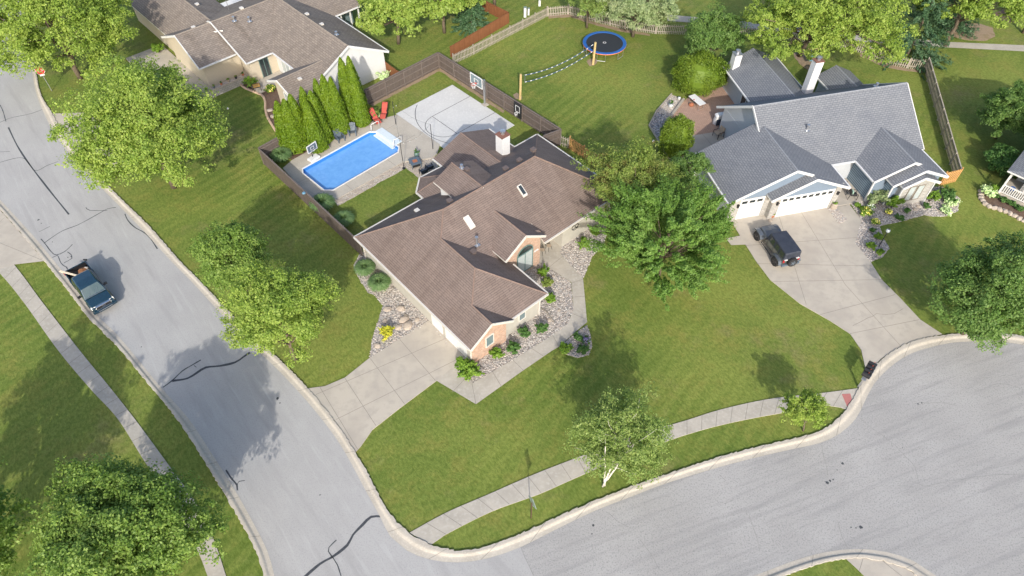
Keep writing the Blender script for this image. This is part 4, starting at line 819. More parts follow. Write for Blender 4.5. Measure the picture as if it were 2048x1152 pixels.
# fire pit
b = P(831, 331, .02); o = empty("fire_pit_table", b, R(25), "square dark fire pit table with reddish lava centre", "fire pit")
mb = MB(); [mb.box(*q) for q in ((-.5, -.5, .48, -.22, .5, .55), (.22, -.5, .48, .5, .5, .55), (-.22, -.5, .48, .22, -.22, .55), (-.22, .22, .48, .22, .5, .55))]; mb.build("tabletop", M['slate'], o)
mb = MB(); mb.box(-.215, -.215, .40, .215, .215, .53); mb.build("burner_tray", M['terra'], o)
mb = MB(); mb.box(-.34, -.34, .08, .34, .34, .475); mb.build("housing", M['darkmetal'], o)
for sx in (-1, 1):
    for sy in (-1, 1): mb = MB(); mb.box(sx*.42-.035, sy*.42-.035, 0, sx*.42+.035, sy*.42+.035, .475); mb.build("leg", M['slate'], o)
def planter(label, px, r, h, mat, plant='shrubd', z=.0, seed=1, ph=.35):
    b = P(px[0], px[1], z); o = empty("planter_pot", b, 0, label, "planter"); mb = MB()
    mb.lathe((0, 0, 0), [(r*.7, 0), (r, h*.5), (r*.85, h*.9), (r*.95, h)], 16); mb.build("pot", M[mat], o, smooth=True)
    if plant:
        pts, nr, cc = clumps((0, 0, h+ph*.4), (r*1.1, r*1.1, ph*.7), 8, r*.5, 260, seed, .9, .3, -.3, .3); leaves_obj("foliage", pts, nr, .05, LF[plant], o, seed=seed)
    return o
planter("glazed teal pot on the patio behind the fire pit", (834, 314), .24, .5, 'teal', seed=3)
def patio_chair(label, px, rz, frame='darkmetal', cush='navy', z=.02, group=None, name='patio_chair', pillow=None, w=.62):
    b = P(px[0], px[1], z); o = empty(name, b, rz, label, "chair", group)
    mb = MB(); mb.box(-w/2+.05, -.3, .36, w/2-.05, .26, .48); mb.build("seat", M[cush], o, bevel=.04)
    mb = MB(); mb.bar((0, .28, .45), (0, .42, .98), w-.1, .1); mb.build("backrest", M[cush], o, bevel=.03)
    for sx in (-1, 1):
        mb = MB(); mb.tube([(sx*w/2, -.32, 0), (sx*w/2, -.32, .6), (sx*w/2, -.28, .64), (sx*w/2, .35, .64)], .03, 6); mb.build("armrest", M[frame], o)
        mb = MB(); mb.tube([(sx*w/2, .35, .64), (sx*w/2, .42, 0)], .025, 6); mb.build("leg", M[frame], o)
    if pillow: mb = MB(); mb.cbox((0, .14, .62), (.42, .14, .36)); q = mb.build("pillow", M[pillow], o, bevel=.06)
    return o
patio_chair("navy cushioned chair left of its twin, tucked beside the brown roof edge", (848, 350), R(205), group='navy chairs by the fire pit')
patio_chair("navy cushioned chair on the right, nearest the fire pit's corner", (860, 342), R(205), group='navy chairs by the fire pit')
# string light poles
sl_pts = [P(808, 337), P(866, 299), P(860, 292)]
tops = []
for i, (q, h, t) in enumerate([((808, 337), 2.9, "dark string light pole at the pool's lower right corner"), ((866, 299), 2.9, "dark string light pole at the edge of the court"), ((792, 250), 2.7, "thin string light pole behind the pool steps")]):
    b = P(*q); o = empty("light_pole", b, 0, t, "pole"); mb = MB(); mb.tube([(0, 0, 0), (0, 0, h)], .03, 6); mb.build("pole", M['darkmetal'], o)
    mb = MB(); mb.lathe((0, 0, 0), [(.16, 0), (.16, .06), (.05, .1)], 10); mb.build("base", M['darkmetal'], o); tops.append(Vector((b.x, b.y, h)))
o = empty("string_lights", tops[0], 0, "sagging string lights over the pool deck between the dark poles", "string lights"); wire = MB(); bulbs = []
for a, b in ((tops[0], tops[1]), (tops[0], tops[2]), (tops[2], tops[1])):
    q = [(a.lerp(b, t/10)-Vector((0, 0, .5*math.sin(math.pi*t/10)))) - tops[0] for t in range(11)]; wire.tube(q, .008, 4); bulbs += q[1:10:2]
wire.build("wire", M['darkmetal'], o)
for q in bulbs: mb = MB(); mb.lathe(tuple(q-Vector((0, 0, .12))), [(.01, 0), (.04, .04), (.02, .11)], 6); mb.build("bulb", M['glass_pale'], o)
# ================================================================== SPORT COURT
c0, c1, c2 = P(904.8, 170.6).to_2d(), P(1028.7, 251).to_2d(), P(797, 232).to_2d()
cu = (c1-c0); CLn = cu.length; cu.normalize(); cv = (c2-c0); cv = (cv - cu*cv.dot(cu)); CW = cv.length; cv.normalize()
def ct(a, b): q = c0+cu*a+cv*b; return (q.x, q.y)
mb = MB(); mb.prism([ct(0, 0), ct(CLn, 0), ct(CLn, CW), ct(0, CW)], 0, .07)
ka = (P(941.1, 193.3).to_2d()-c0).dot(cu); kb = (P(988.9, 226.7).to_2d()-c0).dot(cu); kl = (P(867.9, 236.1).to_2d()-c0).dot(cv); km = (ka+kb)/2
for l in ([ct(ka, .02), ct(ka, kl)], [ct(kb, .02), ct(kb, kl)], [ct(ka, kl), ct(kb, kl)]): strip(mb, l, .055, .075, 1)
hoopv = -.1
rad3 = (P(840, 207).to_2d()-c0); a3 = 4.35
strip(mb, [ct(km+(kb-ka)/2*math.cos(t/20*math.pi), kl+(kb-ka)/2*math.sin(t/20*math.pi)) for t in range(21)], .055, .076, 1)
b0 = rad3.dot(cv); vt = kl+2.15; bc = (vt*vt-km*km-b0*b0)/(2*(vt-b0)); r3 = vt-bc
arc = [(km+r3*math.cos(t/60*6.283), bc+r3*math.sin(t/60*6.283)) for t in range(61)]; arc = [q for q in arc if .02 < q[0] < CLn-.05 and b0-.3 < q[1] < CW-.05 and q[1] > bc-1.0]; strip(mb, [ct(*q) for q in arc], .055, .077, 1)
tag(mb.build("sport_court", [M['court'], M['paint_black']]), kind='structure')
b = P(970, 210); o = empty("basketball_hoop", b, math.atan2(cu.y, cu.x), "tall basketball hoop with clear white edged backboard at the court's edge", "basketball hoop")
# local: x along court edge, y away from court (pole side); court lies towards -y (cv)
HY = -1 if (Vector((-cu.y, cu.x))).dot(cv) < 0 else 1
HY = 1 if (Vector((-cu.y, cu.x))).dot(cv) > 0 else -1
mb = MB(); mb.box(-.3, -.3, 0, .3, .3, .08); mb.build("base_pad", M['concrete'], o)
mb = MB(); mb.box(-.075, -.075, .08, .075, .075, 2.9); mb.build("pole", M['metal'], o)
mb = MB(); [mb.bar((x, 0, z0), (x*2, HY*1.0, z1), .05) for x, z0, z1 in ((-.08, 2.85, 3.4), (.08, 2.85, 3.4), (-.08, 2.3, 2.95), (.08, 2.3, 2.95))]; mb.build("arm", M['metal'], o)
mb = MB(); mb.box(-.8, HY*1.0-.012, 2.75, .8, HY*1.0+.012, 3.75); gl_ = mb.build("backboard", M['glass'], o)
mb = MB(); y0, y1 = HY*1.0-.03, HY*1.0+.03
for q in ((-.87, 2.68, .87, 2.76), (-.87, 3.74, .87, 3.82), (-.87, 2.76, -.80, 3.74), (.80, 2.76, .87, 3.74), (-.3, 2.98, .3, 3.03), (-.3, 3.38, .3, 3.43), (-.3, 3.03, -.25, 3.38), (.25, 3.03, .3, 3.38)): mb.box(q[0], min(y0, y1), q[1], q[2], max(y0, y1), q[3])
mb.build("border", M['vinyl'], gl_)
mb = MB(); rc_ = HY*(1.0+.38); mb.tube([(.23*math.cos(a/16*6.283), rc_+.23*math.sin(a/16*6.283), 3.02) for a in range(17)], .022, 6, cap=False); mb.box(-.08, min(HY*1.03, HY*1.16), 2.95, .08, max(HY*1.03, HY*1.16), 3.06); rim = mb.build("rim", M['red'], o)
mb = MB()
for k in range(12):
    a, c = k/12*6.283, (k+.5)/12*6.283; mb.tube([(.22*math.cos(a), rc_+.22*math.sin(a), 3.0), (.17*math.cos(c), rc_+.17*math.sin(c), 2.78), (.12*math.cos(a), rc_+.12*math.sin(a), 2.58)], .012, 4); mb.tube([(.22*math.cos(c+.26), rc_+.22*math.sin(c+.26), 3.0), (.17*math.cos(c), rc_+.17*math.sin(c), 2.78)], .012, 4)
mb.build("net", M['vinyl'], rim)

# ================================================================== TRAMPOLINE, VOLLEYBALL
b = P(1209, 84, .95); TR = (P(1252.5, 82, .95)-P(1165.5, 82, .95)).length/2
o = empty("trampoline", (b.x, b.y-.1, 0), 0, "round trampoline with blue padded rim and black mat", "trampoline")
circ = lambda r, z, n=40: [(r*math.cos(k/n*6.283), r*math.sin(k/n*6.283), z) for k in range(n)]
mb = MB(); mb.poly(circ(TR-.36, .93)); jm = mb.build("mat", M['meshmat'], o)
mb = MB(); r0, r1 = .2, .13
def annulus(mb, r0, r1, z0, z1, n=40, mi=0):
    A, B = circ(r0, z0, n), circ(r1, z1, n)
    for k in range(n): mb.add([A[k], A[(k+1) % n], B[(k+1) % n], B[k]], [(0, 1, 2, 3)], mi)
annulus(mb, .18, .12, .936, .936); mb.build("ring_logo", M['vinyl'], jm)
mb = MB(); annulus(mb, TR, TR-.05, .93, .97); annulus(mb, TR-.05, TR-.34, .97, .97); annulus(mb, TR-.34, TR-.38, .97, .94); mb.build("pad", M['blue'], o)
mb = MB(); annulus(mb, TR, TR, .84, .93); mb.build("skirt", M['orange'], o)
for k in range(6):
    a = k/6*6.283+.3; mb = MB(); q = lambda d, z, f=1: ((TR-.08)*math.cos(a+d)*f, (TR-.08)*math.sin(a+d)*f, z); mb.tube([q(-.2, .86), q(-.2, .04), q(.2, .04), q(.2, .86)], .03, 6); mb.build("leg", M['metal'], o)
vp = []
for q, h, t in (((1040, 199), 2.9, "wooden volleyball post at the lower left end of the net"), ((1186, 129), 2.6, "wooden volleyball post beside the trampoline")):
    b = P(*q); mb = MB(); mb.tube([(0, 0, 0), (.06 if q[0] < 1100 else .03, 0, h)], [.13, .115], 10); o = mb.build("volleyball_post", M['pine'], loc=b); tag(o, t, "post"); vp.append(b+Vector((0, 0, h)))
o = empty("volleyball_net", vp[0], 0, "sagging volleyball net with blue and white striped tapes", "net")
d = vp[1]-vp[0]; A0 = d*.06+Vector((0, 0, -.25)); B0 = d*.97+Vector((0, 0, -.1))
def netl(off, sag, n=40): return [A0.lerp(B0, i/n)+Vector((0, 0, -off-sag*4*(i/n)*(1-i/n))) for i in range(n+1)]
top, bot = netl(.05, .55), netl(.85, .50)
for nm, ln in (("top_tape", top), ("bottom_tape", bot)):
    mb = MB()
    for i in range(40):
        mb.bar(ln[i], ln[i+1], .03, .075, 0 if i % 3 == 0 else 1)
    mb.build(nm, [M['vinyl'], M['netblue']], o)
mb = MB()
for i in range(0, 41, 1): mb.bar(top[i], bot[i], .006)
for k in range(1, 5): mb.tube([top[i].lerp(bot[i], k/5) for i in range(41)], .004, 3)
mb.build("netting", M['darkmetal'], o)
mb = MB(); mb.tube([A0+Vector((0, 0, 0)), A0+Vector((0, 0, -.9))], .03, 5); mb.tube([Vector((0, 0, -.2)), top[0]], .012, 4); mb.tube([top[-1], d+Vector((0, 0, -.1))], .012, 4); mb.build("side_rope", M['slate'], o)

# ================================================================== FENCES
def board_fence(name, label, pts, h, mat='fence_brown', rail='fence_top', step=2.4, group=None, posts_in=1, mid=True):
    pts = [Vector((p[0], p[1], 0)) for p in pts]; o = empty(name, pts[0], 0, label, "fence", group); O = pts[0]
    for a, b in zip(pts, pts[1:]):
        a = a-O; b = b-O; d = (b-a); L = d.length; d.normalize(); nrm = Vector((-d.y, d.x, 0))*posts_in
        mb = MB(); mb.bar(a+Vector((0, 0, h/2)), b+Vector((0, 0, h/2)), .03, h); mb.build("board_panel", M[mat], o)
        mb = MB(); mb.bar(a+Vector((0, 0, h+.02)), b+Vector((0, 0, h+.02)), .12, .04); 
        for z in ((.3, h*.55, h-.2) if mid else (.3, h-.2)): mb.bar(a+nrm*.05+Vector((0, 0, z)), b+nrm*.05+Vector((0, 0, z)), .05, .09)
        mb.build("rail", M[rail], o); k = max(1, round(L/step))
        for i in range(k+1):
            p = a.lerp(b, i/k)+nrm*.06; mb = MB(); mb.cbox((p.x, p.y, h/2+.02), (.1, .1, h+.04), rz=math.atan2(d.y, d.x)); mb.build("post", M[rail], o)
    return o
g1 = 'brown board fences around the pool yard'
board_fence("board_fence", "weathered brown fence from the pool yard's left corner down to the brown house", PL([(528, 328), (724, 512)]), 1.75, posts_in=1, group=g1)
board_fence("board_fence", "weathered brown fence running behind the arborvitae up to the top corner", PL([(528, 328), (736, 211), (879, 136)]), 1.85, posts_in=-1, group=g1)
board_fence("board_fence", "weathered brown fence along the basketball court down to the cedar pickets", PL([(879, 136), (1119, 290)]), 1.85, posts_in=-1, group=g1)
board_fence("board_fence", "short brown fence panel returning towards the brown house's back corner", [P(1119, 290), P(1085, 303)], 1.8, posts_in=1, group=g1)
board_fence("cedar_fence", "red cedar fence crossing the neighbour's back lawn beside the pickets", PL([(903, 114), (1018, 46), (966, 20)]), 1.25, 'fence_red', 'fence_red', group='red cedar fences', mid=False)
board_fence("cedar_fence", "short red cedar fence from the white gable wall to the brown fence", PL([(773, 146), (798, 165)]), 1.3, 'fence_red', 'fence_red', group='red cedar fences', mid=False)
board_fence("cedar_fence", "red cedar fence at the top edge right of the taupe roof", PL([(966, 20), (900, -15)]), 1.25, 'fence_red', 'fence_red', group='red cedar fences', mid=False)
def picket_fence(name, label, pts, h=1.15, gap=.20, pw_=.085, mat='picket', post=2.4, th=.02):
    pts = [Vector((p[0], p[1], 0)) for p in pts]; O = pts[0]; o = empty(name, O, 0, label, "fence"); pk = MB(); rl = MB()
    for a, b in zip(pts, pts[1:]):
        a = a-O; b = b-O; d = (b-a); L = d.length; d.normalize(); an = math.atan2(d.y, d.x); n = int(L/gap)
        for i in range(n):
            p = a+d*(i+.5)*L/n; pk.cbox((p.x, p.y, h/2+random.uniform(-.01, .01)), (pw_, th, h), rz=an)
        for z in (.28, h-.22): rl.bar(a+Vector((-d.y*.035, d.x*.035, z)), b+Vector((-d.y*.035, d.x*.035, z)), .04, .08)
        k = max(1, round(L/post))
        for i in range(k+1): p = a.lerp(b, i/k)+Vector((-d.y*.1, d.x*.1, 0)); m2 = MB(); m2.cbox((p.x, p.y, h/2+.03), (.09, .09, h+.06), rz=an); m2.build("post", M[mat], o)
    pk.build("pickets", M[mat], o); rl.build("rail", M[mat], o); return o
picket_fence("picket_fence", "long weathered picket fence round the top of the trampoline yard", PL([(908, 128), (948, 109), (1021, 71), (1095, 33), (1136, 29), (1190, 44), (1249, 59), (1311, 68), (1370, 69), (1479, 73), (1556, 78), (1640, 88), (1722, 106), (1771, 128), (1814, 137), (1848, 139)]))
picket_fence("picket_fence", "short pale open picket section where the brown fence ends", PL([(1119, 290), (1136, 297)]), 1.15)
picket_fence("cedar_picket_fence", "new orange cedar fence left of the olive tree", PL([(1137, 297), (1194, 334)]), 1.35, .20, .13, 'cedar')
picket_fence("cedar_picket_fence", "new orange cedar fence piece at the grey house's right corner", PL([(1880, 371), (1911, 363)]), 1.5, .21, .125, 'cedar')
picket_fence("cedar_picket_fence", "two orange cedar boards beside the grey garage's back corner", PL([(1387, 341), (1399, 337)]), 1.3, .2, .14, 'cedar')
rf = [P(1848, 139), P(1909, 362)]; d = (rf[1]-rf[0]); L = d.length; dn = d.normalized(); o = empty("slat_fence", rf[0], 0, "long narrow slatted grey wooden fence at the right side of the grey house", "fence")
mb = MB(); an = math.atan2(dn.y, dn.x); n = int(L/.15)
for i in range(n): p = dn*(i+.5)*L/n; mb.cbox((p.x, p.y, .66), (.09, .02, 1.28), rz=an)
mb.build("slats", M['greywood'], o)
mb = MB(); [mb.bar(Vector((-dn.y*.04, dn.x*.04, z)), Vector((-dn.y*.04, dn.x*.04, z))+d, .05, .08) for z in (.25, .7, 1.15)]; mb.bar(Vector((0, 0, 1.33)), Vector((0, 0, 1.33))+d, .10, .04); mb.build("rail", M['picket'], o)
for i in range(9): p = dn*L*i/8; mb = MB(); mb.cbox((p.x+dn.y*.07, p.y-dn.x*.07, .72), (.1, .1, 1.44), rz=an); mb.build("post", M['picket'], o)
# black board and hoop hung on the brown fence
fa, fb = P(879, 136), P(1119, 290); fd = (fb-fa).normalized(); fn = Vector((fd.y, -fd.x, 0)); 
if fn.y > 0: fn = -fn
t = (P(1034, 241)-fa).dot(fd); p0 = fa+fd*t-Vector((0, 0, 0))+(fn)*.22
o = empty("wall_hoop", p0, math.atan2(fd.y, fd.x), "black board with a white square and small hoop hung on the brown fence", "basketball hoop")
mb = MB(); mb.box(-.52, -.03, .35, .52, .03, 1.95); mb.build("board", M['black'], o)
mb = MB(); [mb.box(*q) for q in ((-.3, -.045, .95, .3, -.03, 1.0), (-.3, -.045, 1.6, .3, -.03, 1.65), (-.3, -.045, 1.0, -.25, -.03, 1.6), (.25, -.045, 1.0, .3, -.03, 1.6))]; mb.build("painted_square", M['vinyl'], o)
mb = MB(); mb.tube([(.16*math.cos(a/12*6.283), -.22+.16*math.sin(a/12*6.283), .92) for a in range(13)], .02, 5, cap=False); rm = mb.build("rim", M['vinyl'], o)
mb = MB(); [mb.tube([(.15*math.cos(a), -.22+.15*math.sin(a), .9), (.09*math.cos(a+.4), -.22+.09*math.sin(a+.4), .62)], .013, 4) for a in [k/8*6.283 for k in range(8)]]; mb.build("net", M['vinyl'], rm)

# ================================================================== HOUSES
def window(par, x, y, z, w, h, face, pane='glass', frame='white', mull=1, name='window', fw=.07):
    """window centred at x,y,z in house axes, looking along face ('-x','+x','-y','+y')"""
    ax = face[1]; s = -1 if face[0] == '-' else 1; mb = MB()
    def bx(m, u0, u1, v0, v1, d0, d1):
        d0, d1 = sorted((s*d0, s*d1))
        if ax == 'y': m.box(x+u0, y+d0, z+v0, x+u1, y+d1, z+v1)
        else: m.box(x+d0, y+u0, z+v0, x+d1, y+u1, z+v1)
    bx(mb, -w/2, w/2, -h/2, h/2, -.02, .02); g = mb.build(name, M[pane], par); mb = MB()
    bx(mb, -w/2-fw, w/2+fw, h/2, h/2+fw, -.02, .045); bx(mb, -w/2-fw, w/2+fw, -h/2-fw, -h/2, -.02, .06)
    bx(mb, -w/2-fw, -w/2, -h/2, h/2, -.02, .045); bx(mb, w/2, w/2+fw, -h/2, h/2, -.02, .045)
    for k in range(1, mull+1): u = -w/2+w*k/(mull+1); bx(mb, u-.03, u+.03, -h/2, h/2, 0, .04)
    mb.build("frame", M[frame], g); return g
def walls(par, poly, z1, mat, name="wall", z0=0):
    mb = MB(); mb.prism(poly, z0, z1); return mb.build(name, M[mat], par)
def gable_wall(par, a, b, ze, zr, th, mat, z0=0, mid=None, name="gable_wall"):
    """wall from plan a to b, eave height ze at both ends rising to zr at mid"""
    a = Vector(a); b = Vector(b); d = (b-a).normalized(); n = Vector((-d.y, d.x)); m = a.lerp(b, .5 if mid is None else mid)
    f = [(a.x, a.y, z0), (b.x, b.y, z0), (b.x, b.y, ze), (m.x, m.y, zr), (a.x, a.y, ze)]
    bk = [(p[0]+n.x*th, p[1]+n.y*th, p[2]) for p in f]; mb = MB(); mb.add(f+bk, [(0, 1, 2, 3, 4), (9, 8, 7, 6, 5)] + [(i, 5+i, 5+(i+1) % 5, (i+1) % 5) for i in range(5)])
    return mb.build(name, M[mat], par, recalc=True)
def bars(par, name, mat, segs, w_, h_):
    for a, b in segs: mb = MB(); mb.bar(a, b, w_, h_); mb.build(name, M[mat], par)
def caps(par, mat, segs, r=.055):
    mb = MB()
    for a, b in segs: mb.tube([Vector(a)+Vector((0, 0, -.02)), Vector(b)+Vector((0, 0, -.02))], r, 6)
    return mb.build("ridge_cap", M[mat], par)
def vent(par, x, y, z, kind='box', h=.5):
    mb = MB()
    if kind == 'box': mb.cbox((x, y, z+.1), (.34, .34, .22)); mb.cbox((x, y, z+.23), (.42, .42, .05)); return mb.build("roof_vent", M['ventbrown'], par)
    if kind == 'pale': mb.cbox((x, y, z+.06), (.36, .36, .14)); return mb.build("roof_vent", M['gutter'], par)
    mb.tube([(x, y, z-.1), (x, y, z+h)], .07, 8); mb.tube([(x, y, z+h), (x, y, z+h+.12)], .13, 8); mb.cbox((x, y, z+.02), (.4, .4, .05)); return mb.build("flue_pipe", M['metal'], par, smooth=False)
def skylight(par, x0, x1, y0, y1, zf, pane):
    mb = MB(); c = lambda x, y, k: (x, y, zf(x, y)+k)
    mb.slab([c(x0, y0, .13), c(x1, y0, .13), c(x1, y1, .13), c(x0, y1, .13)], .2, 0, 0); f = mb.build("skylight", M['gutter'], par)
    mb = MB(); mb.poly([c(x0+.07, y0+.08, .15), c(x1-.07, y0+.08, .15), c(x1-.07, y1-.08, .15), c(x0+.07, y1-.08, .15)]); mb.build("pane", M[pane], f)
def chimney(par, x0, y0, x1, y1, z0, z1, mat, cap, pipe=True):
    mb = MB(); mb.box(x0, y0, z0, x1, y1, z1); o = mb.build("chimney", M[mat], par)
    mb = MB(); mb.box(x0-.05, y0-.05, z1, x1+.05, y1+.05, z1+.06); mb.build("cap", M[cap], o)
    mb = MB(); mb.lathe(((x0+x1)/2, (y0+y1)/2, z1+.06), [(.16, 0), (.16, .22), (.24, .23), (.24, .34), (.05, .38)], 14); mb.build("flue", M['metal'], o); return o
def lantern(par, x, y, z, nx, ny):
    mb = MB(); mb.cbox((x+nx*.1, y+ny*.1, z), (.14, .14, .24)); mb.cbox((x+nx*.1, y+ny*.1, z+.15), (.2, .2, .05)); mb.cbox((x+nx*.02, y+ny*.02, z+.02), (.1, .1, .3)); return mb.build("wall_lantern", M['black'], par)

# ------------------------------------------------ the brown hip-roofed house
BO = P(700+0, 0) and P(939.58, 698.82, 2.6); BR = math.atan2(.66254924, .74901836)
H = empty("brown_house", (BO.x, BO.y, 0), BR, "brown shingled hip roof house with orange brick gables and two skylights", "house")
m = .667; ZE = 2.6
zl = lambda x, y: ZE+m*x; zf = lambda x, y: ZE+m*(y-4); ze_ = lambda x, y: ZE+m*(y-.1); zr = lambda x, y: ZE+m*(7.36-x); zk = lambda x, y: ZE+m*(14.26-y); zx = lambda x, y: ZE+m*(19.5-x)
def pl(f, pts, dz=0): return [(x, y, f(x, y)+dz) for x, y in pts]
mb = MB()
mb.slab(pl(zl, [(0, -.1), (1.95, -.1), (1.95, 2.05), (3.68, 3.78), (3.68, 7.68), (5.13, 9.13), (0, 14.26)]))
mb.slab(pl(ze_, [(3.9, .1), (7.36, .1), (3.68, 3.78), (1.95, 2.05)]))
mb.slab(pl(lambda x, y: ZE+m*(3.9-x), [(1.95, -.1), (3.9, -.1), (3.9, .1), (1.95, 2.05)]))
mb.slab(pl(zr, [(7.36, .1), (7.36, 4.0), (3.68, 7.68), (3.68, 3.78)]))
mb.slab(pl(zf, [(10.72, 4), (16.67, 4), (11.35, 9.13), (5.13, 9.13), (3.68, 7.68), (6.66, 4.70), (6.66, 5.46), (10.72, 5.46)]))
mb.slab(pl(zf, [(16.67, 4), (19.5, 4), (14.37, 9.13), (11.35, 9.13)], -.07))
mb.slab(pl(zx, [(19.5, 4), (19.5, 14.26), (14.37, 9.13)]))
mb.slab(pl(zk, [(0, 14.26), (5.13, 9.13), (14.37, 9.13), (19.5, 14.26)]))
# entry gable
for s in (-1, 1): mb.slab([(8.65, 3.85, 4.89), (8.65+s*2.05, 3.85, 3.53), (8.65+s*2.05, 5.5, 3.53), (8.65, 7.5, 4.89)])
# rear wing with rear gable
for s in (-1, 1): mb.slab([(13.57, 17.8, 3.80), (13.57+s*3.18, 17.8, 2.6), (13.57+s*3.18, 13.9, 2.6), (13.57, 12.0, 3.80)])
# raised rear dormer wing
for s, e in ((-1, 7.0), (1, 10.98)): mb.slab([(8.92, 12.95, 6.0), (e, 12.95, 5.08), (e, 10.0, 5.08), (8.92, 9.0, 6.0)])
# breakfast bay
ap = (8.92, 14.2, 3.95); ab = (8.92, 12.3, 3.95)
mb.slab([(6.75, 13.4, 2.6), (6.75, 15.2, 2.6), ap, ab]); mb.slab([(6.75, 15.2, 2.6), (8.05, 16.5, 2.6), ap]); mb.slab([(8.05, 16.5, 2.6), (10.3, 16.45, 2.6), (10.6, 14.6, 2.9), ap]); mb.slab([(10.6, 14.6, 2.9), (11.0, 12.6, 3.2), ab, ap])
mb.build("roof", [M['shingle'], M['gutter']], H)
caps(H, 'shingle_cap', [((5.13, 9.13, 6.02), (14.37, 9.13, 6.02)), ((5.13, 9.13, 6.02), (3.68, 7.68, 5.05)), ((3.68, 7.68, 5.05), (3.68, 3.78, 5.05)), ((3.68, 3.78, 5.05), (7.36, .1, 2.6)), ((3.68, 3.78, 5.05), (1.95, 2.05, 3.9)), ((1.95, 2.05, 3.9), (1.95, -.1, 3.9)), ((5.13, 9.13, 6.02), (0, 14.26, 2.6)), ((14.37, 9.13, 6.02), (19.5, 14.26, 2.6)), ((14.37, 9.13, 6.0), (19.5, 4, 2.56)),
  ((8.65, 3.85, 4.89), (8.65, 7.4, 4.89)), ((13.57, 17.8, 3.8), (13.57, 12.45, 3.8)), ((8.92, 12.95, 6.0), (8.92, 9.3, 6.0)), (ap, (8.05, 16.5, 2.6)), (ap, (6.75, 15.2, 2.6))])
walls(H, [(.42, .55), (6.95, .55), (6.95, 4.6), (10.9, 4.6), (10.9, 6.2), (13.2, 6.2), (13.2, 4.4), (19.05, 4.4), (19.05, 13.85), (.42, 13.85)], 2.62, 'stucco')
walls(H, [(10.8, 13.8), (16.35, 13.8), (16.35, 17.4), (10.8, 17.4)], 2.62, 'stucco'); gable_wall(H, (16.35, 17.41), (10.8, 17.41), 2.5, 3.62, .1, 'stucco')
walls(H, [(7.15, 13.8), (10.4, 13.8), (10.2, 16.1), (8.2, 16.1), (7.15, 15.05)], 2.55, 'stucco')
walls(H, [(7.35, 9.8), (10.6, 9.8), (10.6, 12.55), (7.35, 12.55)], 5.08, 'white', z0=2.7); gable_wall(H, (10.6, 12.56), (7.35, 12.56), 5.08, 5.84, .08, 'white', z0=2.75)
gable_wall(H, (.40, .30), (3.55, .30), 2.66, 3.70, .2, 'brick', name="brick_gable", mid=.49)
gable_wall(H, (6.96, 4.32), (10.62, 4.32), 3.62, 4.74, .25, 'brick', name="brick_gable", mid=.46)
walls(H, [(10.38, 4.58), (10.64, 4.58), (10.64, 6.1), (10.38, 6.1)], 3.5, 'brick', "brick_return"); walls(H, [(6.955, 4.58), (7.2, 4.58), (7.2, 5.6), (6.955, 5.6)], 3.5, 'brick', "brick_return")
fr = lambda a, b: bars(H, "bargeboard", 'gutter', [(a, b)], .06, .20)
fr((0, -.13, 2.52), (1.95, -.13, 3.82)); fr((1.95, -.13, 3.82), (3.9, -.13, 2.52)); fr((8.65, 3.82, 4.80), (6.6, 3.82, 3.44)); fr((8.65, 3.82, 4.80), (10.7, 3.82, 3.44))
eb = lambda a, b, z=2.55: bars(H, "gutter", 'gutter', [((a[0], a[1], z), (b[0], b[1], z))], .12, .12)
eb((-.05, 0), (-.05, 14.3)); eb((-.02, 14.32), (6.7, 14.32)); eb((3.95, .03), (7.4, .03)); eb((7.42, .1), (7.42, 3.9)); eb((10.75, 3.94), (19.5, 3.94)); eb((19.56, 4), (19.56, 14.3)); eb((16.8, 14.32), (19.5, 14.32)); eb((16.8, 14.4), (16.8, 17.8)); eb((10.34, 16.5), (10.34, 17.8)); eb((6.69, 14.35), (6.69, 15.25)); eb((6.7, 15.27), (8.0, 16.56)); eb((8.05, 16.56), (10.3, 16.5))
for (x, y, z) in ((.35, .42, 0), (7.0, .48, 0), (.35, 13.9, 0)): mb = MB(); mb.box(x-.05, y-.05, 0, x+.05, y+.05, 2.5); mb.build("downspout", M['gutter'], H)
window(H, 1.98, .28, 1.55, .62, 1.0, '-y', 'glass', 'gutter', 0); window(H, 5.3, .53, 1.5, .55, 1.15, '-y', 'glass', 'gutter', 0)
mb = MB(); mb.box(8.25, 4.285, .35, 9.75, 4.31, 2.35); ag = mb.build("window", M['glass_pale'], H)
mb = MB(); mb.add([(9.0+.75*math.cos(t/12*math.pi), 4.29, 2.45+.62*math.sin(t/12*math.pi)) for t in range(13)], [tuple(range(13))[::-1]]); mb.build("arch_pane", M['glass_dark'], ag)
mb = MB(); [mb.box(*q) for q in ((8.17, 4.26, .27, 9.83, 4.31, .35), (8.17, 4.26, 2.35, 9.83, 4.31, 2.45), (8.17, 4.26, .35, 8.25, 4.31, 2.35), (9.75, 4.26, .35, 9.83, 4.31, 2.35), (8.97, 4.26, .35, 9.03, 4.31, 2.35))]
for t in range(12):
    a, c = t/12*math.pi, (t+1)/12*math.pi; mb.bar((9+.78*math.cos(a), 4.28, 2.45+.66*math.sin(a)), (9+.78*math.cos(c), 4.28, 2.45+.66*math.sin(c)), .05, .08)
mb.build("frame", M['teal'], ag)
mb = MB(); mb.box(9.98, 4.28, 1.75, 10.42, 4.315, 1.9); mb.build("address_plaque", M['white'], H)
mb = MB(); mb.box(11.3, 6.16, 0, 12.3, 6.196, 2.1); mb.build("door", M['white'], H)
mb = MB(); [mb.tube([(14.6+dx+.2*math.cos(a/12*6.283), 4.36, 1.5+.2*math.sin(a/12*6.283)) for a in range(13)], .02, 5) for dx in (-.18, .18)]; mb.tube([(14.6+.36*math.cos(a/16*6.283), 4.36, 1.5+.36*math.sin(a/16*6.283)) for a in range(17)], .02, 5); mb.build("wall_ornament", M['darkmetal'], H)
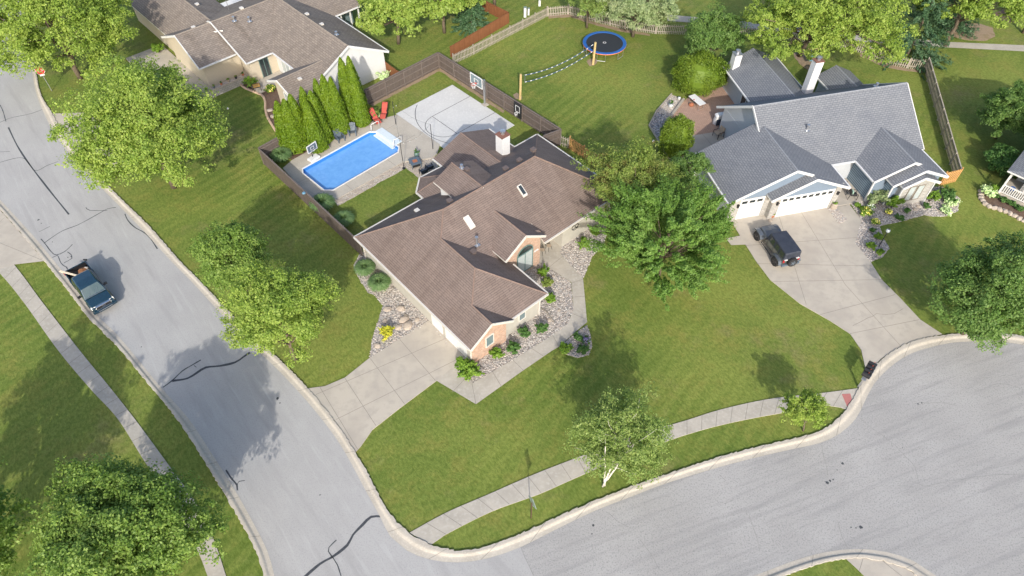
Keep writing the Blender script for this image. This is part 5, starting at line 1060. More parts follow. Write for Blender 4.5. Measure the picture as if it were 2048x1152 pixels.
for k in range(2):
    y = 1.9+k*0; 
for y0, y1 in ((.95, 3.45), (3.8, 5.1)):
    mb = MB(); mb.box(.385, y0, .02, .415, y1, 2.15); g = mb.build("garage_door", M['white'], H)
for y in (8.3, 9.2, 12.3): window(H, .41, y, 1.75, .5, .5, '-x', 'glass', 'gutter', 0)
lantern(H, .42, 5.5, 2.0, -1, 0)
skylight(H, 11.38, 11.82, 7.16, 7.96, zf, 'glass_dark'); skylight(H, 6.04, 6.53, 7.16, 7.98, zf, 'vinyl')
vent(H, 5.0, 5.6, zr(5.0, 5.6)); vent(H, 6.2, 9.75, zk(0, 9.75)); vent(H, 11.85, 9.8, zk(0, 9.8)); vent(H, 13.4, 9.9, zk(0, 9.9)); vent(H, 14.9, 9.9, zx(14.9, 0)+.1); vent(H, 9.35, 11.6, 5.75)
vent(H, 9.1, 11.9, 5.95, 'pipe', .25); vent(H, 5.8, 6.15, zf(0, 6.15), 'pipe', .75); vent(H, 4.6, 12.0, zk(0, 12.0), 'pale')
chimney(H, 14.55, 13.35, 15.42, 14.2, 2.6, 5.15, 'vinyl', 'capbrown')
# porch ornament chairs
for i, x in enumerate((11.5, 12.2)):
    q = H.matrix_basis @ Vector((x, 5.1, .05)) if 0 else Matrix.Translation((BO.x, BO.y, 0)) @ Matrix.Rotation(BR, 4, 'Z') @ Vector((x, 4.9, .06))
    c = empty("bistro_chair", q, BR, ["dark wire bistro chair on the left of the brown house porch", "dark wire bistro chair on the right of the brown house porch"][i], "chair", 'bistro chairs')
    mb = MB(); mb.lathe((0, 0, .44), [(.2, 0), (.2, .03)], 10); mb.build("seat", M['tan'], c)
    mb = MB(); mb.tube([(-.18, .16, .45), (-.18, .22, .85), (0, .24, .95), (.18, .22, .85), (.18, .16, .45)], .02, 5); mb.build("backrest", M['darkmetal'], c)
    for sx in (-1, 1):
        for sy in (-1, 1): mb = MB(); mb.tube([(sx*.14, sy*.14, .44), (sx*.2, sy*.2, 0)], .015, 5); mb.build("leg", M['darkmetal'], c)

# ------------------------------------------------ the grey house
GO = P(1549.5, 433.9); GR = math.atan2(.22619398, .97408228)+R(.5)
Hg = empty("grey_house", (GO.x, GO.y, 0), GR, "grey shingled house with blue siding, stepped gables and two white garage doors", "house")
mb = MB(); pg = .457; pm = .69
# garage wing
mb.slab([(.52, .12, 4.95), (-4.85, .12, 2.5), (-4.85, 6.85, 2.5), (.52, 6.85, 4.95)]); mb.slab([(.52, .12, 4.95), (.52, 6.85, 4.95), (5.88, 6.85, 2.5), (5.88, .12, 2.5)])
# lower front garage gable: right plane continues the wing's
mb.slab([(2.3, .115, 4.135), (5.88, .115, 2.5), (5.88, -.42, 2.5), (2.3, -.42, 4.135)]); mb.slab([(2.3, -.42, 4.135), (-1.28, -.42, 2.5), (-1.28, .5, 2.5), (2.3, .5, 4.135)])
# main
mb.slab([(.05, 2.6, 2.5), (15.0, 2.6, 2.5), (15.0, 7.68, 6.0), (.05, 7.68, 6.0)]); mb.slab([(.05, 7.68, 6.0), (15.0, 7.68, 6.0), (15.0, 12.75, 2.5), (-.15, 12.75, 2.5)])
# right wing of stepped gables
mb.slab([(11.5, -.28, 3.98), (11.5, 6.2, 3.98), (8.28, 6.2, 2.51), (8.28, -.28, 2.51)]); mb.slab([(11.5, -.28, 3.98), (14.75, -.28, 2.51), (14.75, 5.5, 2.51), (11.5, 5.5, 3.98)])
mb.slab([(12.15, -.285, 3.686), (14.75, -.285, 2.51), (14.75, -1.14, 2.51), (12.15, -1.14, 3.686)]); mb.slab([(12.15, -1.14, 3.686), (9.53, -1.14, 2.5), (9.53, .3, 2.5), (12.15, .3, 3.686)])
mb.slab([(11.95, -1.6, 3.30), (13.7, -1.6, 2.5), (13.7, -.8, 2.5), (11.95, -.8, 3.30)]); mb.slab([(11.95, -1.6, 3.30), (10.2, -1.6, 2.5), (10.2, -.8, 2.5), (11.95, -.8, 3.30)])
# rear annexes
mb.slab([(6.35, 19.25, 3.95), (3.4, 19.25, 2.5), (3.25, 12.0, 2.5), (6.35, 10.5, 3.95)]); mb.slab([(6.35, 19.25, 3.95), (9.35, 19.25, 2.5), (9.2, 12.0, 2.5), (6.35, 10.5, 3.95)])
mb.slab([(13.5, 15.25, 3.4), (11.62, 15.25, 2.5), (11.62, 12.2, 2.5), (13.5, 11.2, 3.4)]); mb.slab([(13.5, 15.25, 3.4), (15.4, 15.25, 2.5), (15.4, 12.2, 2.5), (13.5, 11.2, 3.4)])
mb.build("roof", [M['shingle_g'], M['white']], Hg)
caps(Hg, 'shingle_gcap', [((.52, .12, 4.95), (.52, 5.9, 4.95)), ((.05, 7.68, 6.0), (15, 7.68, 6.0)), ((11.5, -.28, 3.98), (11.5, 4.6, 3.98)), ((6.35, 19.25, 3.95), (6.35, 10.7, 3.95)), ((13.5, 15.25, 3.4), (13.5, 11.5, 3.4))])
walls(Hg, [(-4.45, .55), (-.72, .55), (-.72, 0.02), (5.45, 0.02), (5.45, 3.0), (.4, 3.0), (.4, 6.45), (-4.45, 6.45)], 2.6, 'palewall')
walls(Hg, [(.42, 3.0), (14.6, 3.0), (14.6, 12.35), (.42, 12.35)], 2.6, 'palewall')
walls(Hg, [(8.65, .05), (14.35, .05), (14.35, 2.99), (8.65, 2.99)], 2.6, 'bluesiding')
gable_wall(Hg, (.44, 12.3), (.44, 3.05), 2.55, 5.7, .06, 'palewall'); gable_wall(Hg, (14.58, 3.05), (14.58, 12.3), 2.55, 5.7, .06, 'palewall')
gable_wall(Hg, (-4.4, .5), (5.4, .5), 2.58, 4.80, .1, 'bluesiding', z0=2.3, mid=.503)
gable_wall(Hg, (-.72, -.03), (5.42, -.03), 2.55, 3.98, .1, 'bluesiding', z0=2.25, mid=.492)
gable_wall(Hg, (8.6, .0), (14.3, .0), 2.5, 3.82, .1, 'bluesiding', mid=.51)
gable_wall(Hg, (9.85, -.82), (14.3, -.82), 2.5, 3.55, .1, 'bluesiding', mid=.515); walls(Hg, [(9.85, -.72), (14.3, -.72), (14.3, -.001), (9.85, -.001)], 2.5, 'slatsiding')
gable_wall(Hg, (10.5, -1.3), (13.42, -1.3), 2.45, 3.12, .15, 'stone', name="stone_gable"); walls(Hg, [(10.5, -1.15), (13.42, -1.15), (13.42, -.83), (10.5, -.83)], 2.45, 'stone', "stone_return")
walls(Hg, [(8.62, .0), (8.648, .0), (8.648, 3.05), (8.62, 3.05)], 2.5, 'slatsiding', "porch_wall")
walls(Hg, [(3.75, 12.36), (8.95, 12.36), (8.95, 18.85), (3.85, 18.85)], 2.58, 'palewall'); gable_wall(Hg, (8.95, 18.86), (3.85, 18.86), 2.5, 3.78, .1, 'palewall')
walls(Hg, [(11.95, 12.36), (15.05, 12.36), (15.05, 14.9), (11.95, 14.9)], 2.58, 'palewall')
for q in ((-4.47, .40, 0, -3.55, .545, 2.45), (-1.28, .40, 0, -.735, .545, 2.45), (-.735, -.1, 0, -.12, .015, 2.4), (-.83, -.1, 0, -.74, .545, 2.4), (4.93, -.1, 0, 5.47, .015, 2.75)): mb = MB(); mb.box(*q); mb.build("stone_pier", M['stone'], Hg)
def gdoor(x0, x1, y):
    mb = MB(); mb.box(x0, y-.03, .02, x1, y+.02, 2.15); g = mb.build("garage_door", M['vinyl'], Hg); n = int((x1-x0)/.6); w_ = (x1-x0)/n
    for k in range(n): b2 = MB(); b2.box(x0+k*w_+.1, y-.045, 1.78, x0+(k+1)*w_-.1, y-.031, 2.06); b2.build("pane", M['glass_dark'], g)
    mb = MB(); [mb.box(x0, y-.036, z, x1, y-.031, z+.02) for z in (.55, 1.08, 1.6)]; mb.box(x0-.08, y-.06, 0, x0, y+.02, 2.25); mb.box(x1, y-.06, 0, x1+.08, y+.02, 2.25); mb.box(x0, y-.06, 2.15, x1, y+.02, 2.25); mb.build("trim", M['white'], g)
gdoor(0, 4.82, -.02); gdoor(-3.45, -1.38, .50)
for a, b in (((-4.9, .08, 2.42), (.52, .08, 4.87)), ((.52, .08, 4.87), (2.2, .08, 4.10)), ((-1.32, -.46, 2.42), (2.3, -.46, 4.055)), ((2.3, -.46, 4.055), (5.93, -.46, 2.42)), ((8.24, -.32, 2.43), (11.5, -.32, 3.90)), ((11.5, -.32, 3.90), (12.2, -.32, 3.58)), ((9.49, -1.18, 2.42), (12.15, -1.18, 3.61)), ((12.15, -1.18, 3.61), (14.8, -1.18, 2.43)), ((10.16, -1.64, 2.42), (11.95, -1.64, 3.22)), ((11.95, -1.64, 3.22), (13.74, -1.64, 2.42)), ((.01, 7.68, 5.92), (-.15, 12.8, 2.42)), ((.01, 7.68, 5.92), (.01, 2.6, 2.42)), ((15.04, 7.68, 5.92), (15.04, 2.6, 2.42)), ((15.04, 7.68, 5.92), (15.04, 12.8, 2.42))): bars(Hg, "bargeboard", 'white', [(a, b)], .06, .22)
eb = lambda a, b, z=2.45: bars(Hg, "gutter", 'white', [((a[0], a[1], z), (b[0], b[1], z))], .12, .12)
eb((-4.91, .1), (-4.91, 6.9)); eb((5.94, -.4), (5.94, 2.5)); eb((5.9, 2.54), (8.2, 2.54)); eb((8.22, -.2), (8.22, 2.5)); eb((3.33, 19.2), (3.18, 12.8)); eb((9.4, 19.2), (9.25, 13)); eb((11.56, 15.2), (11.56, 12.9)); eb((14.81, -1.1), (14.81, 2.55))
for k, x in enumerate((11.55, 12.35)): window(Hg, x, -1.32, 1.4, .55, 1.5, '-y', 'glass_pale', 'greywood', 0)
for q in ((8.5, -.1, 0, 8.62, .02, 2.5), (9.8, -.92, 0, 9.92, -.83, 2.5), (10.42, -1.42, 0, 10.5, -1.3, 2.45), (13.42, -1.42, 0, 13.5, -1.3, 2.45)): mb = MB(); mb.box(*q); mb.build("corner_trim", M['white'], Hg)
window(Hg, 3.77, 14.1, 1.1, 1.7, 2.0, '-x', 'glass_dark', 'white', 1, 'patio_door'); window(Hg, .415, 8.5, 1.2, 1.4, 1.3, '-x', 'glass_dark', 'white', 1)
lantern(Hg, -3.75, .40, 1.75, 0, -1); lantern(Hg, -.42, -.1, 1.75, 0, -1); lantern(Hg, 5.2, -.1, 1.75, 0, -1); lantern(Hg, 3.8, 15.5, 2.1, -1, 0)
chimney(Hg, 3.75, 17.85, 4.45, 18.6, 2.5, 4.25, 'vinyl', 'metal'); chimney(Hg, 8.6, 12.25, 9.4, 12.95, 0, 6.15, 'vinyl', 'capbrown')
vent(Hg, 4.4, 5.35, 4.35, 'pipe', .5); vent(Hg, 12.3, 8.1, 5.75, 'pipe', .25)
def gw(x, y, z=0.05): return Matrix.Translation((GO.x, GO.y, 0)) @ Matrix.Rotation(GR, 4, 'Z') @ Vector((x, y, z))
sheet("porch_floor", [tuple(gw(*q).to_2d()) for q in ((5.5, -.1), (8.6, -.1), (8.6, 3.0), (5.5, 3.0))], .10, M['concrete'], thick=.1)
def pch(label, x, y, rz, **k):
    c = patio_chair(label, (0, 0), rz, **k); c.location = gw(x, y, k.get('zz', .10)) if 0 else gw(x, y, .10); return c
pch("porch chair with mint pillow nearer the front steps", 7.65, .55, GR+R(70), frame='black', cush='black', pillow='mint', group='porch chairs with mint pillows')
pch("porch chair with mint pillow further back by the wall", 7.45, 1.75, GR+R(70), frame='black', cush='black', pillow='mint', group='porch chairs with mint pillows')
q = planter("tall dark pot with bright green plant at the back of the porch", (0, 0), .25, .55, 'black', 'shrub', seed=5, ph=.8); q.location = gw(6.9, 2.6, .1)
q = planter("pale stone urn with flowers on the rock strip by the garage", (1665, 417), .32, .55, 'boulder', 'shrub', seed=6, ph=.25); 
q = planter("small planter of orange flowers at the foot of the middle garage pier", (1543, 434), .22, .3, 'terra', 'olive', seed=7, ph=.3)
q = planter("white ribbed pot beside the grey garage's left wall", (1388, 351), .34, .4, 'white', 'shrubd', seed=8, ph=.15)
boulder("pale decorative rock at the driveway end of the middle garage pier", (1540, 442), .28, 260)

# ------------------------------------------------ the taupe house
TO = P(776.25, 102.5, 2.6); TR_ = math.atan2(.68306942, .73035346)
Ht = empty("taupe_house", (TO.x, TO.y, 0), TR_, "taupe shingled house with white gable wall and beige siding at the top left", "house")
mb = MB()
mb.slab([(-4.42, 0, 5.0), (-8.85, 0, 2.6), (-8.85, 8.1, 2.6), (-4.42, 14.1, 5.0)]); mb.slab([(-4.42, 0, 5.0), (0, 0, 2.6), (0, 22, 2.6), (-4.42, 22, 5.0)])
pc_ = (4.75-2.6)/(13.9-8)
mb.slab([(-4.4, 8.0, 2.6), (-11.85, 8.0, 2.6), (-11.95, 13.9, 4.75), (-4.4, 13.9, 4.75)]); mb.slab([(-3, 13.9, 4.75), (-11.95, 13.9, 4.75), (-11.95, 20, 2.6), (-3, 20, 2.6)])
mb.slab([(-11.80, 10.1, 2.75), (-15.85, 10.1, 2.75), (-15.75, 14.3, 4.55), (-11.80, 14.3, 4.55)]); mb.slab([(-11.80, 14.3, 4.55), (-15.75, 14.3, 4.55), (-15.9, 18.6, 2.7), (-11.80, 18.6, 2.7)])
mb.slab([(-11.6, 12.2, 4.4), (-15.4, 18.0, 2.6), (-15.4, 30, 2.6), (-11.6, 30, 4.4)]); mb.slab([(-11.6, 13.5, 4.4), (-8, 15, 2.7), (-8, 30, 2.7), (-11.6, 30, 4.4)], mb=0)
mb.slab([(-11.85, 1.5, 3.72), (-11.85, 3.9, 2.6), (-8.4, 3.9, 2.6), (-6.4, 1.5, 3.72)]); mb.slab([(-11.85, 1.5, 3.72), (-11.7, -.8, 2.6), (-8.4, -.8, 2.6), (-6.4, 1.5, 3.72)])
mb.slab([(-3.2, 9.8, 2.62), (3.45, 9.8, 2.62), (3.45, 13.8, 4.1), (-3.2, 13.8, 4.1)]); mb.slab([(-3.2, 13.8, 4.1), (3.45, 13.8, 4.1), (3.45, 18, 2.62), (-3.2, 18, 2.62)])
mb.build("roof", [M['shingle_t'], M['white']], Ht)
caps(Ht, 'shingle_tcap', [((-4.42, 0, 5.0), (-4.42, 22, 5.0)), ((-4.42, 13.9, 4.77), (-11.95, 13.9, 4.75)), ((-11.85, 14.3, 4.55), (-15.75, 14.3, 4.55)), ((-11.6, 15, 4.4), (-11.6, 30, 4.4)), ((-11.85, 1.5, 3.72), (-6.6, 1.5, 3.72))])
walls(Ht, [(-8.45, .35), (-.4, .35), (-.4, 21), (-8.45, 21)], 2.6, 'whitesiding'); gable_wall(Ht, (-8.45, .3), (-.4, .3), 2.6, 4.78, .05, 'whitesiding', mid=.5)
walls(Ht, [(-11.4, 8.45), (-8.46, 8.45), (-8.46, 19.5), (-11.4, 19.5)], 2.6, 'beige'); 
gable_wall(Ht, (-11.41, 19.5), (-11.41, 8.5), 2.6, 4.58, .06, 'beige', mid=.51)
walls(Ht, [(-15.4, 10.5), (-11.47, 10.5), (-11.47, 18.2), (-15.4, 18.2)], 2.75, 'beige'); gable_wall(Ht, (-15.42, 18.1), (-15.42, 10.55), 2.75, 4.35, .06, 'beige', mid=.5)
walls(Ht, [(-15.0, 18.25), (-8.5, 18.25), (-8.5, 29), (-15.0, 29)], 2.6, 'beige')
walls(Ht, [(-11.3, -.4), (-8.46, -.4), (-8.46, 3.5), (-11.3, 3.5)], 2.6, 'beige'); gable_wall(Ht, (-11.32, 3.5), (-11.32, -.4), 2.6, 3.5, .06, 'beige', mid=.5)
for a, b in (((-8.9, -.04, 2.52), (-4.42, -.04, 4.92)), ((-4.42, -.04, 4.92), (.05, -.04, 2.52)), ((-11.9, 7.95, 2.52), (-12.0, 13.9, 4.67)), ((-12.0, 13.9, 4.67), (-12.0, 14.6, 4.5)), ((-15.9, 10.05, 2.67), (-15.8, 14.3, 4.47)), ((-15.8, 14.3, 4.47), (-15.95, 18.6, 2.62)), ((-11.9, 3.9, 2.52), (-11.9, 1.5, 3.64)), ((-11.9, 1.5, 3.64), (-11.75, -.8, 2.52))): bars(Ht, "bargeboard", 'white', [(a, b)], .07, .22)
eb = lambda a, b, z=2.55: bars(Ht, "gutter", 'white', [((a[0], a[1], z), (b[0], b[1], z))], .12, .12)
eb((.06, 0), (.06, 9.7)); eb((-8.91, 3.95), (-8.91, 8.0)); eb((-8.9, 7.94), (-11.8, 7.94)); eb((-11.85, 10.04), (-15.8, 10.04), 2.7); eb((-3.1, 9.74), (3.45, 9.74)) if 0 else eb((.1, 9.74), (3.45, 9.74))
window(Ht, -8.47, 6.6, 1.3, 1.6, 1.5, '-x', 'glass_pale', 'white', 1); window(Ht, -9.9, 8.43, 1.1, .9, 2.0, '-y', 'glass_dark', 'teal', 1, 'storm_door')
window(Ht, -11.34, 1.3, 1.3, 1.3, 1.3, '-x', 'glass_pale', 'white', 1); window(Ht, -11.42, 12.3, 1.2, 1.0, 1.2, '-x', 'glass_pale', 'white', 1)
for x in (.9, 2.1, 3.2): mb = MB(); mb.box(x-.07, 10.1, 0, x+.07, 10.25, 2.55); mb.build("porch_post", M['white'], Ht)
mb = MB(); mb.box(-.39, 11.5, 0, 3.2, 11.55, 2.5); mb.build("porch_screen", M['glass'], Ht)
for x, y, z, k in ((-9.9, 12.9, 4.45, 'pipe'), (-8.6, 12.2, 4.2, 'pipe'), (-8.3, 14.1, 4.8, 'pale'), (-13.6, 14.6, 4.45, 'pale'), (-3.9, 5.6, 4.75, 'pale'), (-3.9, 8.4, 4.75, 'pale'), (-9.9, .7, 3.35, 'pale'), (-10.9, 19.5, 4.1, 'pale')): vent(Ht, x, y, z, k, .4)
vent(Ht, -3.9, 2.9, 4.75, 'pipe', .25)
def tw(x, y, z=0): return Matrix.Translation((TO.x, TO.y, 0)) @ Matrix.Rotation(TR_, 4, 'Z') @ Vector((x, y, z))
o = empty("roof_antenna", tw(-8.6, 17.0, 3.0), TR_, "silver television antenna rising behind the taupe ridge", "antenna")
mb = MB(); mb.tube([(0, 0, 0), (0, 0, 2.6)], .03, 6); mb.build("mast", M['metal'], o)
mb = MB(); mb.bar((-1.0, 0, 2.2), (1.1, 0, 2.2), .05); [mb.bar((x, -.5, 2.2), (x, .5, 2.2), .025) for x in (-.9, -.6, -.3, .2, .6, 1.0)]; mb.build("boom", M['metal'], o)
# patio slab with low wall in front of the beige wing
sheet("patio", [tuple(tw(*q).to_2d()) for q in ((-17.2, 9.0), (-11.5, 9.0), (-8.5, 4.2), (-8.5, 8.4), (-11.4, 8.4), (-11.4, 10.5), (-15.5, 10.5), (-15.5, 18), (-17.2, 18))] if 0 else [tuple(tw(*q).to_2d()) for q in ((-17.4, 9.2), (-12.2, 9.2), (-12.2, 6.2), (-8.5, 6.2), (-8.5, 8.4), (-11.4, 8.4), (-11.4, 10.5), (-15.4, 10.5), (-15.4, 22), (-19.5, 22), (-19.5, 14), (-17.4, 14))], .12, M['deck'], thick=.12)
o = empty("retaining_wall", tw(-17.4, 9.1), TR_, "low grey block wall topped with potted plants by the beige wing", "wall")
mb = MB(); mb.box(0, -.2, 0, 5.3, .2, .75); mb.box(-.2, -.2, 0, 0, 3.2, .75); mb.build("blockwork", M['retain'], o)
mb = MB(); mb.box(-.26, -.26, .75, 5.36, .26, .83); mb.box(-.26, .26, .75, .26, 3.26, .83); mb.build("coping", M['boulder'], o)
for i in range(7):
    q = planter(["first", "second", "third", "fourth", "fifth", "sixth", "seventh"][i]+" small pot from the left along the top of the grey block wall", (0, 0), .13, .2, ['teal', 'black', 'slate', 'terra', 'tan', 'black', 'terra'][i], ['shrubd', 'shrub', 'olive'][i % 3], seed=300+i, ph=.2); q.location = tw(-17.1+.82*i, 9.1, .83)
q = planter("red flowering pot beside the teal storm door", (0, 0), .22, .35, 'terra', 'shrub', seed=310); q.location = tw(-11.9, 8.6, .12)
o = empty("side_table", tw(-12.0, 6.9, .12), .4, "small dark framed table with amber glass near the storm door", "table")
mb = MB(); mb.box(-.35, -.35, .45, .35, .35, .48); tt = mb.build("tabletop", M['brass'], o)
mb = MB(); [mb.box(*q) for q in ((-.39, -.39, .44, .39, -.35, .5), (-.39, .35, .44, .39, .39, .5), (-.39, -.35, .44, -.35, .35, .5), (.35, -.35, .44, .39, .35, .5))]; mb.build("frame", M['black'], tt)
for sx in (-1, 1):
    for sy in (-1, 1): mb = MB(); mb.box(sx*.34-.025, sy*.34-.025, 0, sx*.34+.025, sy*.34+.025, .44); mb.build("leg", M['black'], o)
for i, (x, y) in enumerate([(-12.9, 2.9), (-13.2, 1.8), (-12.6, .6), (-13.4, -.4)]):
    q = tw(x, y); bo = boulder(["topmost", "second", "third", "lowest"][i]+" pale rock in the mulch beside the small taupe gable", (1000, 500), .38, 320+i); bo.location = (q.x, q.y, .1)

# ------------------------------------------------ the white porch house at the right edge
WO = P(2015.5, 341.3, 2.8); WR = math.atan2(-.70, .71)
Hw = empty("white_house", (WO.x, WO.y, 0), WR, "white house with a railed porch cut off by the right edge", "house")
mb = MB(); mb.slab([(0, 0, 2.8), (9, 0, 2.8), (9, 3.4, 4.2), (0, 3.4, 4.2)]) if 0 else mb.slab([(0, 0, 2.8), (9, 0, 2.8), (9, 4.2, 4.3), (0, 6.5, 2.85)])
mb.slab([(.4, 2.8, 5.5), (.4, 7.6, 8.0), (10.5, 7.6, 8.0), (10.5, 2.8, 5.5)]); mb.slab([(.4, 7.6, 8.0), (.4, 12.6, 5.5), (10.5, 12.6, 5.5), (10.5, 7.6, 8.0)])
mb.build("roof", [M['shingle_g'], M['white']], Hw)
walls(Hw, [(.9, 3.2), (10, 3.2), (10, 12.2), (.9, 12.2)], 5.5, 'whitesiding'); gable_wall(Hw, (.88, 12.2), (.88, 3.2), 5.5, 7.7, .06, 'whitesiding')
walls(Hw, [(.35, .3), (9, .3), (9, 3.19), (.35, 3.19)], .35, 'concrete', "porch_floor"); walls(Hw, [(1.6, 1.9), (9, 1.9), (9, 3.18), (1.6, 3.18)], 2.7, 'whitesiding', z0=.36)
mb = MB(); [mb.box(x, .35, .35, x+.16, .51, 2.68) for x in (.35, 3.2, 6.0)]; mb.box(.35, 2.95, .35, .51, 3.11, 2.68); mb.build("porch_post", M['vinyl'], Hw)
mb = MB(); mb.box(.5, .36, 1.18, 8, .46, 1.26); mb.box(.5, .38, .45, 8, .44, .5)
for i in range(42): mb.box(.62+i*.17, .385, .5, .69+i*.17, .435, 1.18)
mb.box(.38, .5, 1.18, .48, 2.95, 1.26); [mb.box(.4, .62+i*.17, .45, .46, .68+i*.17, 1.18) for i in range(13)]; mb.build("railing", M['vinyl'], Hw)
q = Matrix.Translation((WO.x, WO.y, 0)) @ Matrix.Rotation(WR, 4, 'Z') @ Vector((1.1, 1.35, .35)); o = empty("porch_pot", q, 0, "small navy glazed pot on the white porch floor", "planter")
mb = MB(); mb.lathe((0, 0, 0), [(.13, 0), (.2, .15), (.16, .32), (.2, .36)], 14); mb.build("pot", M['blue'], o)
mb = MB(); mb.lathe((0, 0, .3), [(.16, 0), (.1, .03)], 10); mb.build("soil", M['mulch'], o)

# ================================================================== PATIO OF THE GREY HOUSE
sheet("brick_patio", PL([(1341, 234), (1367, 204), (1385, 187), (1420, 181), (1449, 173), (1470, 206), (1455, 262), (1439, 264), (1383, 273), (1368, 256)]), .035, M['paver'], thick=.04)
sheet("concrete_patio", PL([(1383, 272), (1439, 263), (1462, 300), (1400, 345), (1376, 345), (1372, 300)]), .040, M['concrete'], thick=.04, lines=[jline((1385, 310), (1440, 286)), jline((1404, 268), (1425, 292))])
bed("gravel_bed", [(1343, 190), (1367, 200), (1341, 234), (1314, 224)], M['gravel'], z=.05, label="pale gravel bed with pots at the top left of the patio", cat="gravel", amp=.02, stones=160)
bed("gravel_bed", [(1314, 224), (1341, 234), (1352, 262), (1378, 312), (1374, 345), (1338, 318), (1299, 252)], M['rock_d'], z=.05, label="dark slate gravel bed left of the patio around the oval shrub", cat="gravel", amp=.02, stones=500)
mb = MB(); pts = PL([(1376, 345), (1336, 315), (1298, 252), (1313, 223), (1343, 189)]); [mb.bar(a+Vector((0, 0, .07)), b+Vector((0, 0, .07)), .12, .16) for a, b in zip(pts, pts[1:])]; tag(mb.build("timber_edging", M['picket']), "pale timber edging round the outside of the gravel beds", "edging")
mb = MB(); pts = PL([(1367, 201), (1341, 236)]); mb.bar(pts[0]+Vector((0, 0, .14)), pts[1]+Vector((0, 0, .14)), .22, .28); tag(mb.build("timber_step", M['picket']), "pale timber step between the gravel bed and the brick patio", "step")
b = P(1391.5, 212, 0); o = empty("folding_table", b, R(-62), "white folding table standing on the brick patio", "table")
mb = MB(); mb.box(-.92, -.40, .71, .92, .40, .76); mb.build("tabletop", M['vinyl'], o, bevel=.02)
for sx in (-1, 1): mb = MB(); mb.tube([(sx*.75, -.3, .71), (sx*.75, -.32, .03), (sx*.75, .32, .03), (sx*.75, .3, .71)], .02, 6); mb.build("leg", M['metal'], o)
b = P(1388, 200, .76); mb = MB(); mb.lathe((0, 0, 0), [(.06, 0), (.07, .04), (.04, .09)], 8); tag(mb.build("red_cup", M['red'], loc=b), "small red cup on the white folding table", "cup")
b = P(1382, 212, 0); mb = MB(); mb.lathe((0, 0, .0), [(.15, 0), (.25, .12), (.25, .24), (.12, .34), (.02, .36)], 14); tag(mb.build("clay_fire_pot", M['terra'], loc=b), "round clay pot on the ground left of the white table", "pot")
planter("white pot at the top of the pale gravel bed", (1358, 199), .16, .28, 'white', None, z=.05)
planter("white bowl with bushy plant in the pale gravel bed", (1341, 214), .26, .3, 'white', 'shrubd', z=.05, seed=330, ph=.5)
patio_chair("brown wicker chair with tan cushions by the pale gable wall", (1435, 273), R(-62), 'black', 'tan', z=.04, w=.74)
b = P(1437, 246, .0); o = empty("covered_grill", b, R(15), "grill under a bunched white and navy cover by the pale wall", "grill")
mb = MB(); r = random.Random(4)
mb.loft([[(x*s*(1+r.uniform(-.08, .08)), y*s*(1+r.uniform(-.08, .08)), z) for x, y in ((-.55, -.28), (-.2, -.34), (.2, -.32), (.55, -.28), (.58, 0), (.55, .28), (.1, .34), (-.5, .3), (-.6, 0))] for z, s in ((.0, 1.0), (.35, .95), (.7, .9), (.95, .95), (1.08, .75), (1.12, .3))]); mb.build("cover", M['vinyl'], o)
mb = MB(); mb.box(-.5, -.42, .05, .4, -.33, .7); mb.build("cover_skirt", M['navy'], o)
# tree swing
b = P(1622, 128, 0); o = empty("tree_swing", b+Vector((0, 0, .6)), 0, "pale blue bucket swing hanging from a bar under the big tree", "swing")
mb = MB(); mb.bar((-.9, 0, 1.2), (.9, 0, 1.25), .08); mb.build("bar", M['pine'], o)
for x in (-.5, .25): mb = MB(); mb.tube([(x, 0, 1.2), (x, 0, .25)], .02, 5); mb.build("rope", M['vinyl'], o)
mb = MB(); mb.box(-.5, -.25, -.1, .25, .25, 0.0); mb.box(-.5, .2, 0, .25, .25, .4); mb.box(-.5, -.25, 0, -.44, .2, .25); mb.box(.19, -.25, 0, .25, .2, .25); mb.build("seat", M['lightblue'], o)

# ================================================================== SIGNS, MAILBOXES, LAMPS
def oct_(r, n=8, off=22.5): return [(r*math.cos(R(off+360/n*k)), r*math.sin(R(off+360/n*k))) for k in range(n)]
def text(name, s, size, mat, parent, loc, rot, ext=.004, ax='CENTER'):
    cu_ = bpy.data.curves.new(name, 'FONT'); cu_.body = s; cu_.size = size; cu_.extrude = ext; cu_.align_x = ax; cu_.align_y = 'CENTER'
    t = bpy.data.objects.new(name, cu_); C.objects.link(t); dg = bpy.context.evaluated_depsgraph_get(); me = bpy.data.meshes.new_from_object(t.evaluated_get(dg)); bpy.data.objects.remove(t)
    me.materials.clear(); me.materials.append(M[mat]); o = bpy.data.objects.new(name, me); C.objects.link(o); o.parent = parent; o.location = loc; o.rotation_euler = rot; return o
b = P(104, 182); o = empty("stop_sign", b, R(25), "red octagonal stop sign on a metal post at the street corner", "sign")
mb = MB(); mb.box(-.03, -.03, 0, .03, .03, 2.75); mb.build("post", M['metal'], o)
mb = MB(); v = oct_(.46); mb.add([(x, -.06, 2.4+y) for x, y in v]+[(x, -.04, 2.4+y) for x, y in v], [tuple(range(8)), tuple(range(8, 16))[::-1]]+[(i, 8+i, 8+(i+1) % 8, (i+1) % 8) for i in range(8)]); mb.build("border", M['vinyl'], o, recalc=True)
mb = MB(); v = oct_(.42); mb.add([(x, -.07, 2.4+y) for x, y in v]+[(x, -.062, 2.4+y) for x, y in v], [tuple(range(8)), tuple(range(8, 16))[::-1]]+[(i, 8+i, 8+(i+1) % 8, (i+1) % 8) for i in range(8)]); pn = mb.build("sign_plate", M['redsign'], o, recalc=True)
text("lettering", "STOP", .32, 'vinyl', pn, (0, -.075, 2.4), (R(90), 0, 0))
mb = MB(); mb.box(-.22, -.06, 1.82, .22, -.045, 1.95); mb.build("small_plate", M['vinyl'], o)
b = P(1062, 1036); o = empty("warning_sign", b, R(118), "diamond road sign seen edge on from above, on a rusty post in the verge", "sign")
